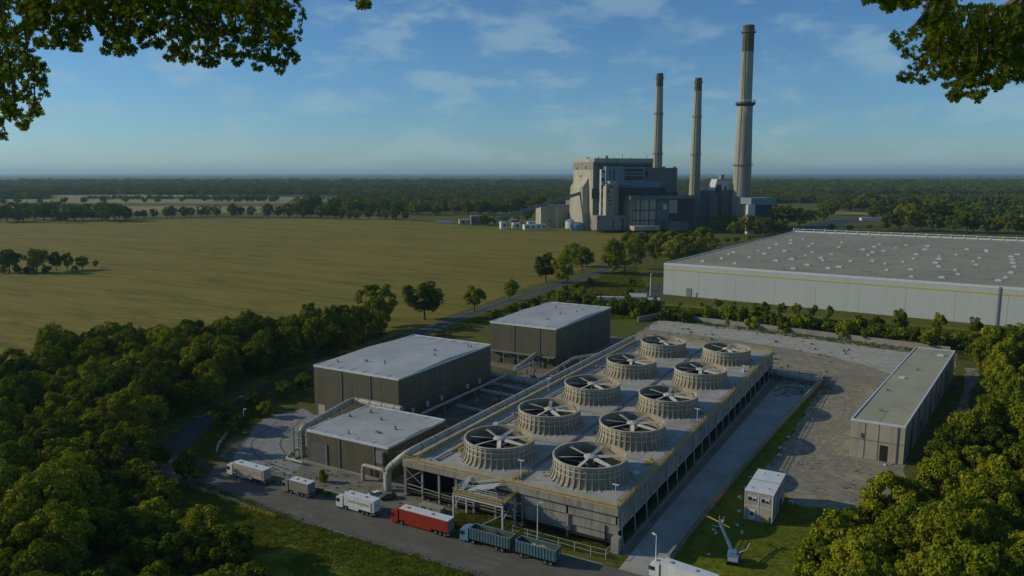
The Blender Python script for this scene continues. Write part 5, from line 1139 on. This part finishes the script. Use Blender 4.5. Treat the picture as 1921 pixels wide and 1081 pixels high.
# distant woods as one mass of crowns (geometry-node instances)
def far_woods():
    g = np.random.default_rng(31); pts = []; scl = []
    def region(n, x0, x1, y0, y1, s0, s1, dens=None):
        for _ in range(n):
            px_, py_ = g.uniform(x0, x1), g.uniform(y0, y1)
            if dens and not dens(px_, py_): continue
            x, y = P(px_, py_); pts.append((x, y, -1.0)); scl.append(g.uniform(s0, s1))
    fields = lambda a, b: not ((90 < a < 640 and b > 366.5 - (.004 * a)) or (1570 < a and 365.5 < b < 376) or (a < 110 and b > 374))
    region(5200, -60, 1985, 342, 352, .95, 1.7); region(4600, -60, 1985, 350, 366, .8, 1.3); region(2200, -60, 640, 362, 374, .7, 1.1, fields)
    region(1500, 640, 1100, 364, 388, .7, 1.1); region(2200, 1270, 1985, 362, 388, .7, 1.1, lambda a, b: fields(a, b) and not (b > 374 and 1330 < a < 1560 and b > 382))
    region(160, 155, 520, 372, 374.5, .35, .6); region(450, 640, 1000, 386, 397, .7, 1.0); region(350, 1560, 1985, 376, 390, .7, 1.0)
    V = np.array(pts, np.float32); me = bpy.data.meshes.new('distant_woodland'); me.vertices.add(len(V)); me.vertices.foreach_set('co', V.ravel())
    a_ = me.attributes.new('sc', 'FLOAT', 'POINT'); a_.data.foreach_set('value', np.array(scl, np.float32)); me.update()
    o = bpy.data.objects.new('distant_woodland', me); COL.objects.link(o)
    setup(o, 'dark blue green woodland stretching in one mass to the horizon', 'woodland', None, 'stuff')
    src = bpy.data.collections.new('woodland_source')
    for i in range(4):
        cm, _ = crown_mesh('woodland_crown', M[('leaf_far', 'leaf', 'leaf_dark', 'leaf_far')[i]], 12, (14, 17, 20, 15)[i], 2.5, 26, 22, 1.5, 700 + i, cr=(2.6, 4.6), hollow=.6); so = bpy.data.objects.new('woodland_crown', cm); src.objects.link(so)
    ng = bpy.data.node_groups.new('woods', 'GeometryNodeTree'); ng.interface.new_socket('Geometry', in_out='INPUT', socket_type='NodeSocketGeometry'); ng.interface.new_socket('Geometry', in_out='OUTPUT', socket_type='NodeSocketGeometry')
    gi = ng.nodes.new('NodeGroupInput'); go = ng.nodes.new('NodeGroupOutput'); iop = ng.nodes.new('GeometryNodeInstanceOnPoints'); ci = ng.nodes.new('GeometryNodeCollectionInfo'); ci.inputs['Collection'].default_value = src
    ci.inputs['Separate Children'].default_value = True; ci.inputs['Reset Children'].default_value = True; iop.inputs['Pick Instance'].default_value = True
    na = ng.nodes.new('GeometryNodeInputNamedAttribute'); na.data_type = 'FLOAT'; na.inputs['Name'].default_value = 'sc'
    rv = ng.nodes.new('FunctionNodeRandomValue'); rv.data_type = 'FLOAT_VECTOR'; rv.inputs[0].default_value = (0, 0, 0); rv.inputs[1].default_value = (0, 0, 6.28)
    mtp = ng.nodes.new('GeometryNodeMeshToPoints'); k = ng.links.new
    k(gi.outputs[0], mtp.inputs[0]); k(mtp.outputs[0], iop.inputs['Points']); k(ci.outputs[0], iop.inputs['Instance']); k(na.outputs[0], iop.inputs['Scale']); k(rv.outputs[0], iop.inputs['Rotation']); k(iop.outputs[0], go.inputs[0])
    md = o.modifiers.new('woods', 'NODES'); md.node_group = ng
far_woods()

# undergrowth and tall grass (leaf litter level clumps)
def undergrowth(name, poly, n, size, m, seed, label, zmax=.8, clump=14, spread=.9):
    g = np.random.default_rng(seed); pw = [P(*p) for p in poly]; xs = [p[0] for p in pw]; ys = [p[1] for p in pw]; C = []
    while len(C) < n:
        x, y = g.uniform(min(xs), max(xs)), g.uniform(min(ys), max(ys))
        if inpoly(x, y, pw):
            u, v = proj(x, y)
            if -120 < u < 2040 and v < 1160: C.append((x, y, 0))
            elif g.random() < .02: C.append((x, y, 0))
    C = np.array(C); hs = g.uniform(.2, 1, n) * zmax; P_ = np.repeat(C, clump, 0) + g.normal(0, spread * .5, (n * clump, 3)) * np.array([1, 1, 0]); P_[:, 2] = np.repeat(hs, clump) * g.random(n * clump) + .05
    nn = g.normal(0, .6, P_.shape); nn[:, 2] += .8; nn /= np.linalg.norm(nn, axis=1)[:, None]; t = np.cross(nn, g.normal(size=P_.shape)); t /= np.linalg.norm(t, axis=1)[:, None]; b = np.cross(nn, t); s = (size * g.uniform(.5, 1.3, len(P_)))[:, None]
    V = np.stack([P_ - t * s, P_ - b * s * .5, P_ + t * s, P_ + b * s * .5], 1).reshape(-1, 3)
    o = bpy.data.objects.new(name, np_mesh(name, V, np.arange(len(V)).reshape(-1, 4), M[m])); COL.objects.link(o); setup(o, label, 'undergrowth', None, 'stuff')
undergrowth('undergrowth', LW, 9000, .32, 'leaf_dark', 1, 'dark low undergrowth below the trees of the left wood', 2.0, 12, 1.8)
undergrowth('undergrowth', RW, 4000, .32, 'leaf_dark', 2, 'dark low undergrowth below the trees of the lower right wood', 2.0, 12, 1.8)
undergrowth('tall_grass', [(250, 890), (380, 905), (600, 990), (900, 1078), (960, 1150), (100, 1200), (160, 990)], 15000, .16, 'grassblade', 3, 'rough yellow green grass on the bank below the truck road', .5, 10, 1.0)
undergrowth('tall_grass', [(1270, 1060), (1330, 960), (1470, 800), (1545, 725), (1560, 722), (1480, 850), (1430, 890), (1500, 950), (1640, 950), (1600, 1040), (1540, 1120), (1240, 1120)], 3000, .11, 'grassblade', 4, 'patchy short grass around the container office', .22, 9, .9)
undergrowth('tall_grass', [(1000, 575), (1240, 575), (1921, 630), (1921, 690), (1240, 600), (1000, 600)], 9000, .35, 'grassblade', 6, 'rough grass of the strip below the white warehouse', .8, 8, 1.6)
undergrowth('tall_grass', [(810, 985), (870, 960), (1000, 975), (1150, 1030), (1150, 1050), (1060, 1030), (860, 1010)], 2200, .13, 'grassblade', 7, 'weedy grass between the tower front and the truck road', .4, 9, .9)
undergrowth('tall_grass', [(380, 905), (420, 850), (430, 870), (500, 770), (600, 700), (560, 690), (430, 760), (345, 850)], 5000, .16, 'grassblade', 8, 'grass inside the bend of the country road', .4, 9, 1.0)
undergrowth('tall_grass', [(800, 640), (880, 600), (990, 565), (1110, 525), (1190, 500), (1215, 545), (1150, 570), (1010, 560), (900, 610)], 5000, .35, 'grassblade', 9, 'rough grass between the country road and the farthest hall', .8, 8, 1.8)
undergrowth('tall_grass', [(1800, 700), (1850, 690), (1860, 760), (1790, 850), (1715, 870), (1760, 760)], 900, .18, 'grassblade', 11, 'rough grass between end warehouse and lower right wood', .5, 9, 1.0)
undergrowth('tall_grass', [(1450, 745), (1462, 700), (1555, 715), (1570, 740), (1540, 740)], 400, .2, 'grassblade', 10, 'weeds around the end of the low wall', .6, 9, 1.0)

# ---------------------------------------------------------------- foreground oak branches
def lobed_leaf():
    # oak leaf outline, stem at origin, tip at x=1
    o = [(0, 0), (.12, .05), (.22, .24), (.34, .28), (.38, .07), (.52, .38), (.66, .42), (.60, .12), (.74, .24), (.88, .22), (.82, .08), (1, 0)]
    up = o; dn = [(x, -y) for x, y in o[1:-1]][::-1]; return up + dn
LF = np.array(lobed_leaf()); NL = len(LF)
def branch(name, label, sprays, limbs, seed, dist):
    g = random.Random(seed); V = []; F_ = []; tw_ = MB(); axr = Matrix.Rotation(YAW, 3, 'Z') @ Matrix.Rotation(-TH, 3, 'X')
    def pt(px, py, dd):
        x, w, d = ray(px, py); v = Vector((*g2p(x, w), d)).normalized(); return Vector((0, 0, HC)) + v * dd
    org = pt(*limbs[0][0], dist)
    def leaf(p, ang, s, depth):
        # hangs in a plane loosely facing sideways, direction by angle on the sky
        dv = axr @ Vector((math.cos(ang), g.uniform(-.5, .5), math.sin(ang))); dv.normalize(); nz = (axr @ Vector((g.uniform(-.6, .6), -1, g.uniform(-.6, .6)))).normalized(); sd = nz.cross(dv).normalized(); nz = dv.cross(sd)
        n = len(V); curl = g.uniform(-.25, .25)
        for a_, b_ in LF: V.append(p + dv * (a_ * s) + sd * (b_ * s) + nz * (curl * (a_ * a_) * s + .25 * abs(b_) * s) - org)
        F_.append([n + i for i in range(NL)])
    for (x0, y0, x1, y1) in sprays:
        dd = dist + g.uniform(-1.0, 1.4); L_ = math.hypot(x1 - x0, y1 - y0); n = max(3, int(L_ / 7.5)); pts = []; wob = g.uniform(-12, 12)
        for i in range(n + 1):
            t = i / n; px_ = x0 + (x1 - x0) * t + wob * math.sin(t * 3.1); py_ = y0 + (y1 - y0) * t; pts.append(pt(px_, py_, dd + t * .1) - org)
            base = math.atan2(-(y1 - y0), x1 - x0)
            for k in range(g.choice((1, 2)) if i < n else 0): leaf(pts[-1] + org, base + g.choice((-1, 1)) * g.uniform(.3, 1.4), g.uniform(.06, .085) * dist / 9, dd)
        for k in range(6): leaf(pts[-1] + org, base + (k - 2.5) * .62 + g.uniform(-.15, .15), g.uniform(.07, .095) * dist / 9, dd)
        tw_.tube(pts, [.008 - .005 * i / n for i in range(n + 1)], 4)
    e = empty(name, org, 0, label, 'branch')
    me = bpy.data.meshes.new('foliage'); me.from_pydata([tuple(v) for v in V], [], F_); me.materials.append(M['oak']); o = bpy.data.objects.new('foliage', me); COL.objects.link(o); o.parent = e
    lm = MB()
    for pl in limbs: lm.tube([pt(*p, dist + .2) - org for p in pl], [.06 - .045 * i / (len(pl) - 1) for i in range(len(pl))], 6)
    lm.build('limb', M['bark'], e); tw_.build('twigs', M['bark'], e)
def prof_sprays(prof, top, step, seed, layers=3, lean=30):
    g = random.Random(seed); out = []; x = prof[0][0]
    while x < prof[-1][0]:
        for a_, b_ in zip(prof[:-1], prof[1:]):
            if a_[0] <= x < b_[0]: yb = a_[1] + (b_[1] - a_[1]) * (x - a_[0]) / (b_[0] - a_[0])
        for k in range(layers):
            f = (1, .72, .42, .2)[k]; ye = top + (yb - top) * f * g.uniform(.86, 1.0)
            if ye > top + 18: out.append((x + g.uniform(-lean, lean), max(top, ye - g.uniform(60, 130)), x + g.uniform(-7, 7), ye + g.uniform(-14, 4)))
        x += step * g.uniform(.7, 1.3)
    return out
tl = prof_sprays([(-60, 250), (0, 252), (12, 232), (34, 240), (48, 215), (74, 212), (88, 150), (74, 110), (60, 95), (85, 90), (120, 96), (150, 102), (160, 60), (172, 42), (182, 64), (200, 100), (225, 112), (250, 112), (262, 80), (285, 84), (318, 108), (345, 112), (352, 122), (372, 118), (398, 126), (430, 102), (455, 118), (475, 138), (500, 118), (528, 140), (548, 122), (556, 100), (545, 20)], -40, 9.5, 3, 4)
tl += [(20, 60, 62, 140), (10, 90, 78, 150), (10, 120, 70, 205), (5, 150, 45, 232), (0, 180, 2, 250), (-30, 150, 20, 215), (30, 90, 80, 128), (470, 10, 545, 30), (480, -10, 535, 12), (560, -40, 556, -8), (500, 60, 553, 108), (500, 40, 545, 80), (505, 5, 538, 45)]
tl = [s for s in tl if not (95 < s[2] < 170 and s[3] > 108)]
branch('oak_branch', 'leafy oak branch hanging into the top left corner of the picture', tl, [[(-120, -60), (60, -30), (250, -20), (450, 10), (530, 60)], [(-60, -40), (-10, 90), (10, 180)], [(120, -30), (230, 40)], [(300, -20), (400, 60)]], 5, 9)
branch('oak_branch', 'small spray of oak leaves at the top edge between sky and clouds', [(665, -50, 662, -8), (690, -50, 678, 8), (700, -40, 688, 6)], [[(640, -80), (690, -40)]], 6, 9)
tr = prof_sprays([(1630, 5), (1650, 2), (1665, 28), (1680, 8), (1712, 12), (1722, 18), (1728, 0), (1765, 8), (1772, 20), (1778, 60)], -40, 7, 7, 2, 12)
tr += prof_sprays([(1745, 120), (1760, 140), (1775, 150), (1786, 190), (1800, 200), (1812, 170), (1832, 190), (1842, 165), (1868, 160), (1880, 165), (1896, 150), (1905, 152), (1925, 148), (1990, 160)], 10, 6.6, 8, 3, 26)
tr += [(1760, 40, 1678, 70), (1740, 60, 1690, 82), (1745, 90, 1694, 145), (1750, 95, 1712, 145), (1760, 100, 1735, 148), (1760, 60, 1705, 100), (1770, 30, 1720, 60), (1780, 40, 1742, 90), (1770, 60, 1740, 120), (1790, 30, 1765, 60), (1790, 10, 1770, 40), (1800, -10, 1775, 12)]
branch('oak_branch', 'leafy oak branch hanging into the top right corner of the picture', tr, [[(2000, -60), (1880, 20), (1790, 70), (1720, 110)], [(1760, -30), (1737, 30), (1712, 52)], [(1880, 20), (1850, 110), (1800, 170)], [(1920, -20), (1900, 100)]], 9, 9)

# ---------------------------------------------------------------- haze
hz = bpy.data.materials.new('haze'); hz.use_nodes = True; t = hz.node_tree; t.nodes.clear()
pv = N('ShaderNodeVolumePrincipled', t); pv.inputs['Color'].default_value = (.55, .84, .97, 1); pv.inputs['Density'].default_value = 4e-5; pv.inputs['Anisotropy'].default_value = .2
oo = N('ShaderNodeOutputMaterial', t); t.links.new(pv.outputs[0], oo.inputs['Volume'])
hb = MB().box(-B - 500, B + 500, -B - 500, B + 500, -2, 290).build('haze', hz); hb['kind'] = 'stuff'; hb['label'] = 'thin blue haze over the distant land'; hb['category'] = 'haze'

# where several of a group share a description, tell them apart by their place from left to right
from collections import defaultdict
bpy.context.view_layer.update(); by = defaultdict(list)
for o in COL.objects:
    if o.parent is None and o.get('label') and o.get('category') and o.get('kind') is None: by[o['label']].append(o)
for lb, os_ in by.items():
    if len(os_) > 1:
        os_.sort(key=lambda o: proj(o.location.x, o.location.y, 3)[0])
        for i, o in enumerate(os_):
            n = i + 1; sf = 'th' if 10 < n % 100 < 14 else {1: 'st', 2: 'nd', 3: 'rd'}.get(n % 10, 'th')
            t_ = lb + (', leftmost such' if n == 1 else ', rightmost such' if n == len(os_) else ', %d%s from left' % (n, sf))
            if len(t_.split()) <= 16: o['label'] = t_
